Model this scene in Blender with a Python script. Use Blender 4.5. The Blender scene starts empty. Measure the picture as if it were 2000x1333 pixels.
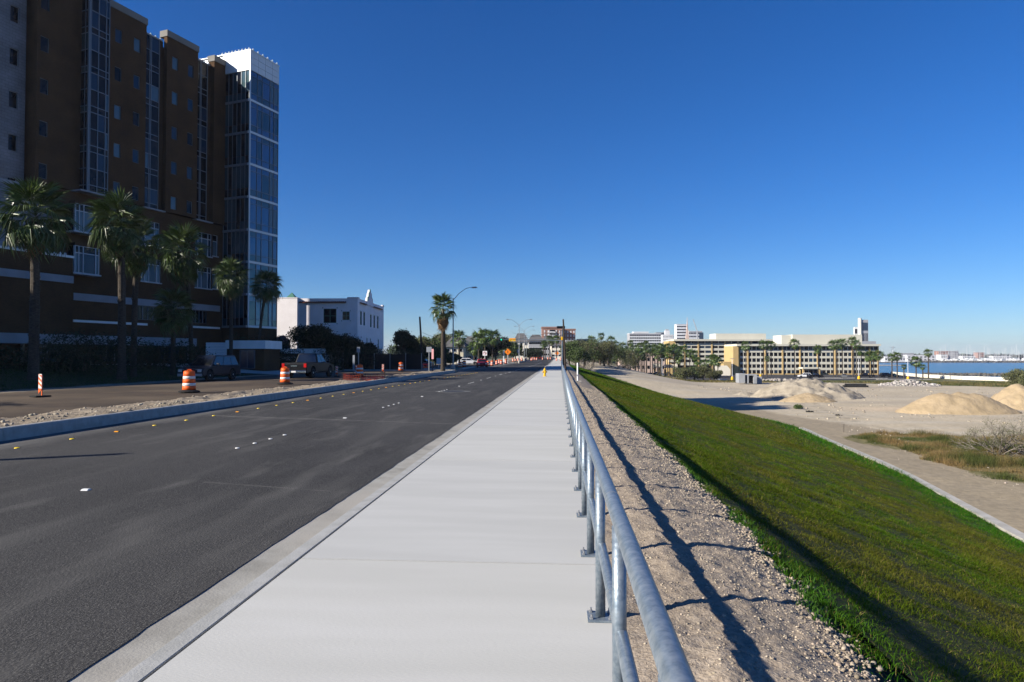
import bpy, math, random
import numpy as np
from mathutils import Vector, Matrix, noise as mnoise
random.seed(7); RNG = np.random.default_rng(7)
R = math.radians
SC = bpy.context.scene
COL = SC.collection

# ------------------------------------------------------------------ camera
EYE = 1.70; YAW = R(4.0); PITCH = R(1.31); F = 1333.33
cam = bpy.data.cameras.new('camera'); cam.lens = 24; cam.sensor_width = 36; cam.clip_start = .05; cam.clip_end = 20000
camo = bpy.data.objects.new('camera', cam); COL.objects.link(camo)
camo.location = (0, 0, EYE); camo.rotation_euler = (R(90) + PITCH, 0, YAW)
SC.camera = camo
# ------------------------------------------------------------------ sky and sun
SUN_EL = R(27.5); SUN_AZ = R(27.5)      # shadows fall towards +X, turned 27.5 degrees towards +Y
S = Vector((-math.cos(SUN_AZ) * math.cos(SUN_EL), -math.sin(SUN_AZ) * math.cos(SUN_EL), math.sin(SUN_EL)))
w = bpy.data.worlds.new('World'); SC.world = w; w.use_nodes = True
nt = w.node_tree; bg = nt.nodes['Background']
sky = nt.nodes.new('ShaderNodeTexSky'); sky.sky_type = 'NISHITA'; sky.sun_disc = False
sky.sun_elevation = SUN_EL; sky.sun_rotation = math.atan2(S.x, S.y)
sky.altitude = 0; sky.air_density = 1.0; sky.dust_density = 0.1; sky.ozone_density = 9
hs = nt.nodes.new('ShaderNodeHueSaturation'); hs.inputs['Hue'].default_value = 0.509; hs.inputs['Saturation'].default_value = 1.15; hs.inputs['Value'].default_value = 1.0
nt.links.new(sky.outputs[0], hs.inputs['Color']); nt.links.new(hs.outputs[0], bg.inputs[0])
bg.inputs[1].default_value = 0.067
sl = bpy.data.lights.new('sun', 'SUN'); sl.energy = 5.0; sl.angle = R(.53); sl.color = (1, .935, .83)
so = bpy.data.objects.new('sun', sl); so.rotation_euler = S.to_track_quat('Z', 'Y').to_euler(); COL.objects.link(so)
SC.view_settings.view_transform = 'Standard'; SC.view_settings.look = 'None'; SC.view_settings.gamma = 1
SC.view_settings.use_curve_mapping = False; SC.view_settings.exposure = 0.9
SC.render.engine = 'CYCLES'
SC.cycles.max_bounces = 5; SC.cycles.diffuse_bounces = 1; SC.cycles.glossy_bounces = 3; SC.cycles.transmission_bounces = 3
SC.cycles.volume_bounces = 0; SC.cycles.use_denoising = True; SC.cycles.caustics_reflective = False

# ------------------------------------------------------------------ survey helpers: photo pixel + distance -> place in the world
_r = Vector((math.cos(YAW), math.sin(YAW), 0)); _fh = Vector((-math.sin(YAW), math.cos(YAW), 0))
_f = _fh * math.cos(PITCH) + Vector((0, 0, math.sin(PITCH))); _u = Vector((0, 0, math.cos(PITCH))) - _fh * math.sin(PITCH)
def ray(px, py): return _f * F + _r * (px - 1000) + _u * (666.5 - py)
def P(px, py, d):
    v = ray(px, py); return Vector((0, 0, EYE)) + v * (d / v.dot(_fh))
def PG(px, py, z):
    v = ray(px, py); return Vector((0, 0, EYE)) + v * ((z - EYE) / v.z)
def XY(px, d):
    p = P(px, 697, d); return p.x, p.y

# ------------------------------------------------------------------ materials
def mat(name, c, c2=None, scale=3.0, rough=.8, metal=0.0, bump=0.0, bscale=40.0, detail=4, c3=None, scale3=.3, spec=.22, stretch=None, attr=None, coat=0, lo=.35, hi=.65):
    m = bpy.data.materials.new(name); m.use_nodes = True; n = m.node_tree.nodes; L = m.node_tree.links.new
    b = n['Principled BSDF']; b.inputs['Roughness'].default_value = rough; b.inputs['Metallic'].default_value = metal
    b.inputs['Specular IOR Level'].default_value = spec; b.inputs['Coat Weight'].default_value = coat
    tc = n.new('ShaderNodeTexCoord'); vec = tc.outputs['Object']
    if stretch:
        mp = n.new('ShaderNodeMapping'); mp.inputs['Scale'].default_value = stretch; L(vec, mp.inputs[0]); vec = mp.outputs[0]
    col = None
    if attr:
        a = n.new('ShaderNodeAttribute'); a.attribute_name = attr; col = a.outputs['Color']
    def nz(sc, det=detail):
        t = n.new('ShaderNodeTexNoise'); t.inputs['Scale'].default_value = sc; t.inputs['Detail'].default_value = det; L(vec, t.inputs['Vector']); return t
    def mix(f, a, bb, blend='MIX'):
        x = n.new('ShaderNodeMix'); x.data_type = 'RGBA'; x.blend_type = blend
        if isinstance(f, float): x.inputs[0].default_value = f
        else: L(f, x.inputs[0])
        for s, v in ((6, a), (7, bb)):
            if isinstance(v, tuple): x.inputs[s].default_value = v
            else: L(v, x.inputs[s])
        return x.outputs[2]
    def ramp(src, a, bb):
        r = n.new('ShaderNodeMapRange'); r.inputs[1].default_value = a; r.inputs[2].default_value = bb; L(src, r.inputs[0]); return r.outputs[0]
    base = (*c, 1)
    if c2 is not None:
        f = ramp(nz(scale).outputs[0], lo, hi)
        base = mix(f, base, (*c2, 1))
        if c3 is not None: base = mix(ramp(nz(scale3, 3).outputs[0], .42, .62), base, (*c3, 1))
    if col is not None: base = mix(1.0, col, base, 'MULTIPLY')
    if isinstance(base, tuple): b.inputs['Base Color'].default_value = base
    else: L(base, b.inputs['Base Color'])
    if bump:
        t = nz(bscale, 5); bp = n.new('ShaderNodeBump'); bp.inputs['Strength'].default_value = 1.0; bp.inputs['Distance'].default_value = bump
        L(t.outputs[0], bp.inputs['Height']); L(bp.outputs[0], b.inputs['Normal'])
    m['nodes'] = 1
    return m
def brickmat(name, a, b_, mortar, bw=.2, bh=.067, axis='XZ'):
    m = mat(name, a, rough=.9); n = m.node_tree.nodes; L = m.node_tree.links.new
    tc = n.new('ShaderNodeTexCoord'); sp = n.new('ShaderNodeSeparateXYZ'); cb = n.new('ShaderNodeCombineXYZ')
    L(tc.outputs['Object'], sp.inputs[0])
    ad = n.new('ShaderNodeMath'); ad.operation = 'ADD'; L(sp.outputs[0], ad.inputs[0]); L(sp.outputs[1], ad.inputs[1])
    L(ad.outputs[0], cb.inputs[0]); L(sp.outputs[2], cb.inputs[1])
    br = n.new('ShaderNodeTexBrick'); br.inputs['Scale'].default_value = 1; br.inputs['Brick Width'].default_value = bw; br.inputs['Row Height'].default_value = bh
    br.inputs['Mortar Size'].default_value = .01 if bh < .1 else .02; br.inputs['Color1'].default_value = (*a, 1); br.inputs['Color2'].default_value = (*b_, 1); br.inputs['Mortar'].default_value = (*mortar, 1)
    L(cb.outputs[0], br.inputs['Vector'])
    t = n.new('ShaderNodeTexNoise'); t.inputs['Scale'].default_value = .5; t.inputs['Detail'].default_value = 6; L(tc.outputs['Object'], t.inputs['Vector'])
    mr = n.new('ShaderNodeMapRange'); mr.inputs[1].default_value = .3; mr.inputs[2].default_value = .7; mr.inputs[3].default_value = .75; mr.inputs[4].default_value = 1.2; L(t.outputs[0], mr.inputs[0])
    x = n.new('ShaderNodeMix'); x.data_type = 'RGBA'; x.blend_type = 'MULTIPLY'; x.inputs[0].default_value = 1; L(br.outputs[0], x.inputs[6]); L(mr.outputs[0], x.inputs[7])
    L(x.outputs[2], n['Principled BSDF'].inputs['Base Color'])
    bp = n.new('ShaderNodeBump'); bp.inputs['Distance'].default_value = .01; bp.invert = True; L(br.outputs['Fac'], bp.inputs['Height']); L(bp.outputs[0], n['Principled BSDF'].inputs['Normal'])
    return m
def glass(name, c, rough=.06, metal=.0, spec=.45):
    return mat(name, c, tuple(v * .7 for v in c), scale=.4, rough=rough, metal=metal, spec=spec, bump=.004, bscale=.7)

M = {}
M['concrete_walk'] = mat('concrete_walk', (.455, .455, .435), (.405, .405, .38), .9, .85, bump=.0012, bscale=90, stretch=(.5, 2.2, 1), c3=(.43, .43, .405), scale3=.35)
M['concrete_kerb'] = mat('concrete_kerb', (.36, .36, .345), (.29, .29, .27), 5, .85, bump=.003, bscale=60)
M['concrete_gutter'] = mat('concrete_gutter', (.335, .325, .29), (.24, .23, .20), 3, .85, bump=.003, bscale=50, c3=(.34, .32, .28), scale3=.6)
M['concrete'] = mat('concrete', (.42, .40, .36), (.34, .32, .28), 1.5, .85, bump=.002, bscale=20)
M['galv'] = mat('galvanized_steel', (.20, .245, .29), (.155, .195, .235), 70, .38, metal=.5, bump=.0012, bscale=60, c3=(.26, .30, .335), scale3=28, detail=6)
M['bolt'] = mat('zinc_bolt', (.45, .45, .45), rough=.4, metal=.8)
M['steel_grey'] = mat('grey_painted_steel', (.30, .32, .34), rough=.45, metal=.5)
M['white_paint'] = mat('white_paint', (.78, .78, .76), (.7, .7, .67), 1, .6)
M['cream'] = mat('cream_render', (.72, .67, .56), (.66, .61, .5), .2, .8)
M['hotel_white'] = mat('hotel_white', (.58, .555, .46), (.53, .505, .42), .15, .8)
M['hotel_yellow'] = mat('hotel_yellow', (.50, .355, .16), (.45, .32, .145), .3, .85)
M['lavender'] = mat('white_stucco', (.80, .76, .78), (.73, .69, .70), .7, .9, bump=.004, bscale=9)
M['beige'] = mat('beige_siding', (.62, .55, .40), (.56, .5, .36), 1, .85)
M['roof_grey'] = mat('grey_shingle', (.13, .125, .12), (.09, .088, .085), 6, .9, bump=.01, bscale=12)
M['roof_red'] = mat('red_clay_tile', (.20, .06, .035), (.12, .035, .02), 5, .8, bump=.03, bscale=5)
M['green_trim'] = mat('green_copper_trim', (.06, .16, .12), rough=.6)
M['brick'] = brickmat('brown_brick', (.09, .043, .016), (.064, .031, .012), (.08, .047, .023))
M['white_brick'] = brickmat('white_brick', (.21, .215, .235), (.18, .185, .20), (.13, .135, .15), .6, .3)
M['stone_band'] = mat('grey_stone_band', (.30, .31, .33), (.25, .26, .27), .6, .85)
M['midrise_brown'] = mat('midrise_brown_brick', (.30, .17, .13), (.24, .13, .10), .3, .9)
M['metal_panel'] = mat('pale_metal_panel', (.66, .68, .68), (.60, .62, .62), .3, .5, metal=.15)
M['frame_pale'] = mat('pale_window_frame', (.42, .44, .46), rough=.5)
M['mullion'] = mat('aluminium_mullion', (.17, .19, .21), rough=.5, metal=.3)
M['glass_dark'] = glass('dark_glass', (.004, .005, .008), spec=.16)
M['glass_blue'] = glass('blue_glass', (.014, .035, .065), spec=.3)
M['tower_blue'] = glass('tower_glass_blue', (.07, .14, .21), .08, .5)
M['tower_teal'] = glass('tower_glass_teal', (.05, .105, .125), .08, .45)
M['glass_teal'] = glass('teal_glass', (.025, .05, .055))
M['blind'] = mat('blind_behind_glass', (.07, .125, .16), (.05, .10, .13), .8, .25, spec=.5)
M['asphalt_old'] = mat('old_dusty_asphalt', (.072, .052, .035), (.05, .038, .028), 1.2, .9, bump=.006, bscale=50, c3=(.10, .075, .05), scale3=.25)
M['lot_asphalt'] = mat('parking_asphalt', (.045, .045, .046), (.06, .058, .056), .4, .9)
M['yellow_paint'] = mat('yellow_paint', (.75, .42, .01), (.66, .36, .01), 8, .45)
M['marker_yellow'] = mat('marker_yellow', (.80, .55, .02), rough=.4)
M['marker_orange'] = mat('marker_amber', (.75, .30, .01), rough=.3)
M['marker_white'] = mat('marker_white', (.62, .62, .60), rough=.4)
M['orange'] = mat('orange_plastic', (.80, .13, .018), (.72, .10, .015), 3, .5)
M['reflect_white'] = mat('white_reflective_sheeting', (.75, .73, .70), (.66, .63, .6), 12, .5)
M['rubber'] = mat('black_rubber', (.016, .016, .016), rough=.85)
M['orange_dark'] = mat('faded_red_orange_mesh', (.26, .035, .015), rough=.7)
M['sign_orange'] = mat('orange_sign', (.85, .22, .01), rough=.5)
M['sign_white'] = mat('white_sign', (.75, .75, .75), rough=.5)
M['sign_black'] = mat('black_print', (.01, .01, .01), rough=.6)
M['sign_red'] = mat('red_print', (.55, .02, .03), rough=.5)
M['sign_grey'] = mat('back_of_sign', (.28, .30, .33), rough=.5, metal=.3)
M['pink_sign'] = mat('pale_pink_sign', (.75, .38, .38), rough=.6)
M['wood'] = mat('dark_creosote_wood', (.035, .026, .02), (.06, .045, .034), 4, .9, stretch=(8, 8, .6), bump=.01, bscale=8)
M['palm_trunk'] = mat('palm_trunk', (.085, .07, .054), (.035, .028, .022), 6, .95, stretch=(1, 1, 5), bump=.04, bscale=5)
M['palm_leaf'] = mat('palm_leaf', (.042, .075, .012), (.075, .11, .02), 3, .38, attr='col', spec=.5)
M['palm_dead'] = mat('dead_palm_leaf', (.32, .20, .10), (.2, .125, .06), 4, .85)
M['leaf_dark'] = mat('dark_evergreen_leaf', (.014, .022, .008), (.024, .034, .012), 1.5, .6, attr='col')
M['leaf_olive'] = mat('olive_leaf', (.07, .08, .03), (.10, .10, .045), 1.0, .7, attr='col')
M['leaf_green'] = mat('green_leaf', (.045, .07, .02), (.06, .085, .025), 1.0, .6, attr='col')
M['twig'] = mat('grey_twig', (.22, .19, .16), (.15, .13, .11), 4, .9)
M['bark'] = mat('bark', (.09, .07, .055), (.05, .04, .03), 4, .9, bump=.02, bscale=9)
M['attr'] = mat('scatter_coloured', (1, 1, 1), (.85, .85, .85), 5, .85, attr='col', spec=.2)
M['tyre'] = mat('tyre_rubber', (.012, .012, .012), rough=.85)
M['rim'] = mat('alloy_rim', (.45, .45, .47), rough=.3, metal=.8)
M['car_glass'] = mat('car_glass', (.008, .01, .013), rough=.05, spec=.9)
M['chrome'] = mat('chrome', (.6, .6, .6), rough=.15, metal=1)
M['tail_red'] = mat('tail_lamp', (.45, .01, .01), rough=.2)
M['head_lamp'] = mat('head_lamp', (.6, .62, .65), rough=.1, metal=.3)
def paint(nm, c): return mat(nm, c, rough=.35, spec=.3)
M['car_black'] = mat('car_black', (.010, .010, .012), rough=.4, spec=.12); M['car_navy'] = paint('car_dark_blue', (.010, .013, .022))
M['car_white'] = paint('car_white', (.72, .72, .72)); M['car_red'] = paint('car_red', (.35, .015, .015)); M['car_grey'] = paint('car_grey', (.12, .125, .13)); M['car_teal'] = paint('car_teal', (.03, .10, .12))
M['sand_orange'] = mat('orange_sand', (.375, .285, .175), (.31, .235, .14), .8, .95, bump=.10, bscale=2.2)
M['sand_grey'] = mat('grey_caliche', (.36, .31, .235), (.24, .205, .155), .7, .95, bump=.09, bscale=2.2, detail=8)
M['rock'] = mat('rock', (.30, .27, .24), (.18, .165, .15), 2, .9, bump=.03, bscale=5)
M['water'] = mat('sea_water', (.012, .062, .105), (.018, .085, .12), .02, .22, spec=.5, bump=.25, bscale=.35, stretch=(.4, 1, 1))
M['far_green'] = mat('far_trees', (.05, .06, .035), (.03, .04, .02), .05, .9)
M['far_white'] = mat('far_white_wall', (.62, .62, .62), (.52, .52, .53), .05, .8)
M['far_grey'] = mat('far_grey_wall', (.34, .34, .35), (.28, .28, .29), .05, .8)
M['far_pink'] = mat('far_pink_stone', (.50, .38, .32), rough=.8)
M['lit_green'] = mat('green_signal_lens', (.0, .3, .18), rough=.3)
_e = M['lit_green'].node_tree.nodes['Principled BSDF']; _e.inputs['Emission Color'].default_value = (0, .9, .55, 1); _e.inputs['Emission Strength'].default_value = .7
_m = M['turf'] = mat('turf_blades', (1, 1, 1), (.85, .85, .85), 5, .8, attr='col', spec=.05)
_n = _m.node_tree.nodes; _p = _n['Principled BSDF']; _t = _n.new('ShaderNodeBsdfTranslucent'); _x = _n.new('ShaderNodeMixShader'); _x.inputs[0].default_value = .45
_m.node_tree.links.new(_p.inputs['Base Color'].links[0].from_socket, _t.inputs[0]); _m.node_tree.links.new(_p.outputs[0], _x.inputs[1]); _m.node_tree.links.new(_t.outputs[0], _x.inputs[2]); _m.node_tree.links.new(_x.outputs[0], _n['Material Output'].inputs[0])
M['purple_leaf'] = mat('purple_leaf', (.16, .10, .13), (.09, .07, .07), 2, .7, attr='col')

# ------------------------------------------------------------------ mesh builder
class MB:
    def __init__(s): s.v = []; s.f = []
    def add(s, vs, fs):
        o = len(s.v); s.v += [tuple(v) for v in vs]; s.f += [tuple(i + o for i in f) for f in fs]; return s
    def box(s, x0, x1, y0, y1, z0, z1):
        return s.add([(x0, y0, z0), (x1, y0, z0), (x1, y1, z0), (x0, y1, z0), (x0, y0, z1), (x1, y0, z1), (x1, y1, z1), (x0, y1, z1)],
                     [(0, 3, 2, 1), (4, 5, 6, 7), (0, 1, 5, 4), (1, 2, 6, 5), (2, 3, 7, 6), (3, 0, 4, 7)])
    def tube(s, pts, rad, n=8, cap=True):
        pts = [Vector(p) for p in pts]; k = len(pts)
        if not isinstance(rad, (list, tuple)): rad = [rad] * k
        vs = []; ref = None
        for i, p in enumerate(pts):
            t = (pts[min(i + 1, k - 1)] - pts[max(i - 1, 0)]).normalized()
            if ref is None: ref = Vector((1, 0, 0)) if abs(t.x) < .8 else Vector((0, 1, 0))
            a = (ref - t * ref.dot(t)).normalized(); ref = a; b = t.cross(a)
            for j in range(n):
                an = 2 * math.pi * j / n; vs.append(p + (a * math.cos(an) + b * math.sin(an)) * rad[i])
        fs = [(i * n + j, i * n + (j + 1) % n, (i + 1) * n + (j + 1) % n, (i + 1) * n + j) for i in range(k - 1) for j in range(n)]
        if cap: fs += [tuple(range(n - 1, -1, -1)), tuple(range((k - 1) * n, k * n))]
        return s.add(vs, fs)
    def lathe(s, prof, n=16, c=(0, 0, 0), axis='Z'):
        vs = []; k = len(prof)
        for r, z in prof:
            for j in range(n):
                a = 2 * math.pi * j / n; x, y = r * math.cos(a), r * math.sin(a)
                vs.append((c[0] + x, c[1] + y, c[2] + z) if axis == 'Z' else ((c[0] + z, c[1] + x, c[2] + y)))
        fs = [(i * n + j, i * n + (j + 1) % n, (i + 1) * n + (j + 1) % n, (i + 1) * n + j) for i in range(k - 1) for j in range(n)]
        fs += [tuple(range(n - 1, -1, -1)), tuple(range((k - 1) * n, k * n))]
        return s.add(vs, fs)
    def prism(s, poly, a, b, axis='Y', ta=None, tb=None):
        """poly: 2D outline; extruded from a to b along axis. Y: poly=(x,z); X: poly=(y,z); Z: poly=(x,y)"""
        def pt(p, t):
            return (p[0], t, p[1]) if axis == 'Y' else (t, p[0], p[1]) if axis == 'X' else (p[0], p[1], t)
        n = len(poly); vs = [pt(p, a) for p in poly] + [pt(p, b) for p in poly]
        return s.add(vs, [tuple(range(n)), tuple(range(2 * n - 1, n - 1, -1))] + [(i, i + n, (i + 1) % n + n, (i + 1) % n) for i in range(n)])
    def mesh(s, name, m=None, smooth=False):
        me = bpy.data.meshes.new(name); me.from_pydata(s.v, [], s.f)
        if m is not None: me.materials.append(m)
        if smooth: me.shade_smooth()
        me.update(); return me
    def build(s, name, m, parent=None, smooth=False, loc=None, bevel=0, angle=None):
        o = put(s.mesh(name, m, smooth), name, parent, loc)
        if bevel:
            b = o.modifiers.new('bevel', 'BEVEL'); b.width = bevel; b.segments = 2; b.limit_method = 'ANGLE'
        if smooth and angle is None:
            try: o.data.set_sharp_from_angle(angle=R(35))
            except Exception: pass
        return o
def put(me, name, parent=None, loc=None, rot=None, scale=None):
    o = bpy.data.objects.new(name, me); COL.objects.link(o); o.parent = parent
    if loc is not None: o.location = loc
    if rot is not None: o.rotation_euler = rot
    if scale is not None: o.scale = scale
    return o
def tag(o, label=None, cat=None, group=None, kind=None):
    if label: o['label'] = label
    if cat: o['category'] = cat
    if group: o['group'] = group
    if kind: o['kind'] = kind
    return o
def thing(name, label, cat, loc=(0, 0, 0), rotz=0, group=None, scale=None):
    o = bpy.data.objects.new(name, None); COL.objects.link(o); o.location = loc; o.rotation_euler = (0, 0, rotz); o.empty_display_size = .3
    if scale: o.scale = scale
    return tag(o, label, cat, group)
def clone(root, loc, rotz=0, label=None, scale=None, group=None):
    def cp(o, par):
        c = o.copy(); COL.objects.link(c); c.parent = par
        for ch in o.children: cp(ch, c)
        return c
    r = cp(root, None); r.location = loc; r.rotation_euler = (0, 0, rotz)
    if scale is not None: r.scale = scale if isinstance(scale, (tuple, list)) else (scale,) * 3
    if label: r['label'] = label
    if group: r['group'] = group
    return r
_unit = {}
def unit_box(m):
    if m.name not in _unit: _unit[m.name] = MB().box(0, 1, 0, 1, 0, 1).mesh('piece', m)
    return _unit[m.name]
def piece(name, m, x0, x1, y0, y1, z0, z1, parent):
    """a plain rectangular piece (pane, panel, slab) sharing one mesh per material"""
    return put(unit_box(m), name, parent, (x0, y0, z0), None, (x1 - x0, y1 - y0, z1 - z0))
def npmesh(name, V, Fc, m, col=None, smooth=False):
    me = bpy.data.meshes.new(name); nv, nf = len(V), len(Fc); k = Fc.shape[1]
    me.vertices.add(nv); me.vertices.foreach_set('co', V.astype(np.float32).ravel())
    me.loops.add(nf * k); me.loops.foreach_set('vertex_index', Fc.astype(np.int32).ravel())
    me.polygons.add(nf); me.polygons.foreach_set('loop_start', np.arange(0, nf * k, k, dtype=np.int32)); me.polygons.foreach_set('loop_total', np.full(nf, k, dtype=np.int32))
    me.update(calc_edges=True)
    if col is not None:
        a = me.color_attributes.new('col', 'FLOAT_COLOR', 'POINT'); c4 = np.ones((nv, 4), dtype=np.float32); c4[:, :3] = col; a.data.foreach_set('color', c4.ravel())
    if smooth: me.shade_smooth()
    me.materials.append(m); return me
def grid(name, xs, ys, zf, m, cf=None, parent=None, smooth=True, xf=None):
    X, Y = np.meshgrid(xs, ys)
    if xf is not None: X = xf(X, Y)
    Z = zf(X, Y); V = np.stack([X, Y, Z], -1).reshape(-1, 3); nx, ny = len(xs), len(ys)
    i = np.arange(nx - 1)[None, :] + nx * np.arange(ny - 1)[:, None]; i = i.ravel()
    Fc = np.stack([i, i + 1, i + nx + 1, i + nx], -1)
    me = npmesh(name, V, Fc, m, cf(X, Y).reshape(-1, 3) if cf else None, smooth)
    return put(me, name, parent)
# value noise in numpy
_perm = RNG.random((256, 256))
def vn(x, y):
    xi = np.floor(x).astype(int); yi = np.floor(y).astype(int); fx = x - xi; fy = y - yi
    fx = fx * fx * (3 - 2 * fx); fy = fy * fy * (3 - 2 * fy)
    g = lambda a, b: _perm[a & 255, b & 255]
    return (g(xi, yi) * (1 - fx) + g(xi + 1, yi) * fx) * (1 - fy) + (g(xi, yi + 1) * (1 - fx) + g(xi + 1, yi + 1) * fx) * fy
def fbm(x, y, o=4):
    s = 0; a = .5; t = 0
    for k in range(o): s = s + a * vn(x * 2 ** k + 17 * k, y * 2 ** k + 31 * k); t += a; a *= .5
    return s / t
def ss(x, a, b):
    t = np.clip((x - a) / (b - a), 0, 1); return t * t * (3 - 2 * t)

# ================================================================== SETTING
def zr(Y): return .0045 * np.maximum(np.asarray(Y, dtype=float) - 150, 0)
def zrf(y): return float(zr(y))
ROAD = -.135
_fy = [-40, 10, 31, 46, 79, 84, 91, 96, 113, 155, 300, 1000]; _fl = [13, 17, 19.7, 22.7, 26.4, 25.6, 23.5, 22.2, 21.8, 21.7, 21, 20]
def foot(Y): return np.interp(Y, _fy, _fl)
def plain(L, Y):
    z = -6.2 + 5.5 * ss(Y, 118, 215) * ss(-L, -46, -8)
    z = z + (fbm(L * .09, Y * .09) - .5) * .35 + (fbm(L * .5 + 9, Y * .5) - .5) * .12
    lot = ss(Y - (L - 40) * -.45, 202, 209) * ss(L, 30, 60)
    return z * (1 - lot) + (-6.25) * lot
def zg(L, Y):
    """ground height right of the walk"""
    L = np.asarray(L, float); Y = np.asarray(Y, float)
    v = np.interp(L, [.3, .42, .9, 1.3, 1.8, 2.3], [-.06, -.02, .0, -.045, -.17, -.33])
    b = -.33 - (L - 2.3) * 5.87 / (foot(Y) - 2.3)
    bank = np.where(L < 2.3, v, b)
    return np.maximum(bank, np.minimum(plain(L, Y), -.33)) + zr(Y) * ss(-L, -30, -5)
def zgf(x, y): return float(zg(x, y))
def logsteps(a, b, s0, k):
    o = [a]
    while o[-1] < b: o.append(o[-1] + max(s0, abs(o[-1]) * k))
    return np.array(o)
def c3(a): return np.array(a)[None, None, :]
def lerp3(A, B, t): return A * (1 - t[..., None]) + B * t[..., None]

DRY = ((1655, 853), (1700, 846), (1870, 852), (2060, 860), (2200, 900), (2200, 1010), (2090, 985), (2000, 944), (1900, 925), (1845, 905), (1762, 880), (1690, 863))
def inpoly(x, y, pl):
    r = np.zeros(len(x), bool); j = len(pl) - 1
    for i in range(len(pl)):
        xi, yi = pl[i]; xj, yj = pl[j]
        c = ((yi > y) != (yj > y)) & (x < (xj - xi) * (y - yi) / (yj - yi + 1e-9) + xi); r ^= c; j = i
    return r
# --- big slope and lot on the right
def col_right(L, Y):
    n1 = fbm(L * .25, Y * .25); n2 = fbm(L * 1.7 + 5, Y * 1.7); n3 = fbm(L * .035 + 3, Y * .09 + 8); st = fbm(L * .05 + 40, Y * .5)
    sand = c3([.44, .37, .26]) * (.8 + .35 * n1 + .12 * n2)[..., None]
    sand = lerp3(sand, c3([.46, .405, .31]) * np.ones_like(sand), ss(st, .5, .75) * .7)
    sand = lerp3(sand, c3([.34, .285, .215]) * np.ones_like(sand), ss(n3, .55, .75) * .6)
    # orange sand spread between the heaps
    px = 54 - 0 * L; o = np.exp(-((Y - 107) / 4.5) ** 2) * ss(L, 38, 50) * (1 - ss(L, 75, 90))
    sand = lerp3(sand, c3([.55, .42, .28]) * np.ones_like(sand), o * (.35 + .5 * n2))
    for (ax, bx, cx_) in ((.42, 38, .0), (.40, 41, 6.0), (-.8, 120, 3.0), (-.75, 124, 1.0), (1.6, -62, 0), (.12, 33, 9)):
        wv = L - (bx + ax * (Y - 90) * .5 + 4 * np.sin(Y * .045 + cx_)); tk = np.exp(-(wv / .35) ** 2) + np.exp(-((wv - 1.9) / .35) ** 2)
        sand = lerp3(sand, sand * .74, np.clip(tk, 0, 1) * ss(n2, .3, .6))
    # dirt track below the bank
    tr = (1 - ss(np.abs(L - foot(Y) - 4.0), 3.2, 4.6)) * (1 - ss(Y, 95, 140))
    sand = lerp3(sand, c3([.275, .225, .15]) * (.85 + .3 * n2)[..., None], tr * .9)
    green = c3([.07, .085, .028]) * (.6 + .8 * n2)[..., None]
    fld = ss(Y + (L - 93) * .85 - 6 * (n1 - .5), 203, 209) * ss(L, 52, 62)   # rough grass before the parking lot
    fld2 = ss(L, 20, 60) * ss(Y, 212, 222)
    out = lerp3(sand, lerp3(green, c3([.17, .15, .07]) * np.ones_like(green), ss(n1, .4, .65)), np.maximum(fld, fld2))
    bankm = (L < foot(Y) + .1) & (-.33 - (L - 2.3) * 5.87 / (foot(Y) - 2.3) > plain(L, Y) - .05)
    gm = ss(-(Y - 170), -25, 5)
    soil = c3([.036, .04, .006]) * (.6 + .8 * n1)[..., None]
    out = np.where((bankm & (Y < 178))[..., None], soil, out)
    pl = [PG(x, y, -6.2).xy for x, y in DRY]; ip = inpoly(L.ravel() + (n1.ravel() - .5) * 3, Y.ravel() + (n2.ravel() - .5) * 3, pl).reshape(L.shape)
    out = np.where(ip[..., None], c3([.16, .14, .06]) * (.6 + .8 * n2)[..., None], out)
    return np.clip(out, 0, 1)
M['ground_right'] = mat('sandy_ground', (1, 1, 1), (.8, .8, .8), 2.2, .95, attr='col', bump=.05, bscale=4, detail=8)
xs = np.concatenate([np.arange(2.15, 30, .35), np.arange(30, 60, 1.0), np.linspace(60, 144.6, 60)])
ys = np.concatenate([np.arange(-14, 60, .7), np.arange(60, 130, 1.2), np.arange(130, 260, 3), np.linspace(262, 900, 40)])
def mask_rt(X, Y):
    z = zg(X, Y); return z
tag(grid('sand_lot_and_bank', xs, ys, mask_rt, M['ground_right'], col_right), kind='structure')
# verge of loose dirt beside the railing
def dirt_edge(Y): return np.interp(Y, [3, 9, 17], [1.74, 2.12, 2.25]) + .22 * (fbm(Y * .9, Y * 0 + 3) - .5) + .25 * (fbm(Y * 4, Y * 0 + 7) - .5) + .25 * ss(-Y, -14, -4) * 0
def z_verge(L, Y):
    far = ss(Y, 30, 80)
    n = (fbm(L * 1.6, Y * 1.3) - .5) * .07 + ((fbm(L * 8, Y * 8 + 3) - .5) * .05 + (fbm(L * 26, Y * 26) - .5) * .03) * (1 - far)
    ed = ss(L, .36, .6); z = zg(L, Y) + n * ed
    rough = np.abs(fbm(L * 14 + 4, Y * 14) - .5) * .07 * ss(L, 1.6, 2.1) * (1 - far)
    return z + rough - .5 * ss(L, 0, 0.18) * ss(L - dirt_edge(Y), 0, .16) * .35 + .012
def col_verge(L, Y):
    n = fbm(L * 1.3, Y * 1.3); n2 = fbm(L * 12, Y * 12)
    return np.clip(c3([.315, .26, .20]) * (.72 + .35 * n + .3 * n2)[..., None], 0, 1)
M['dirt'] = mat('loose_dirt', (1, 1, 1), (.70, .68, .66), 30, .95, attr='col', bump=.012, bscale=55, detail=6)
tag(grid('dirt_verge', np.concatenate([[.345, .36], np.arange(.385, 2.75, .027)]), logsteps(1.2, 175, .028, .0062), z_verge, M['dirt'], col_verge), kind='structure')
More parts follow.
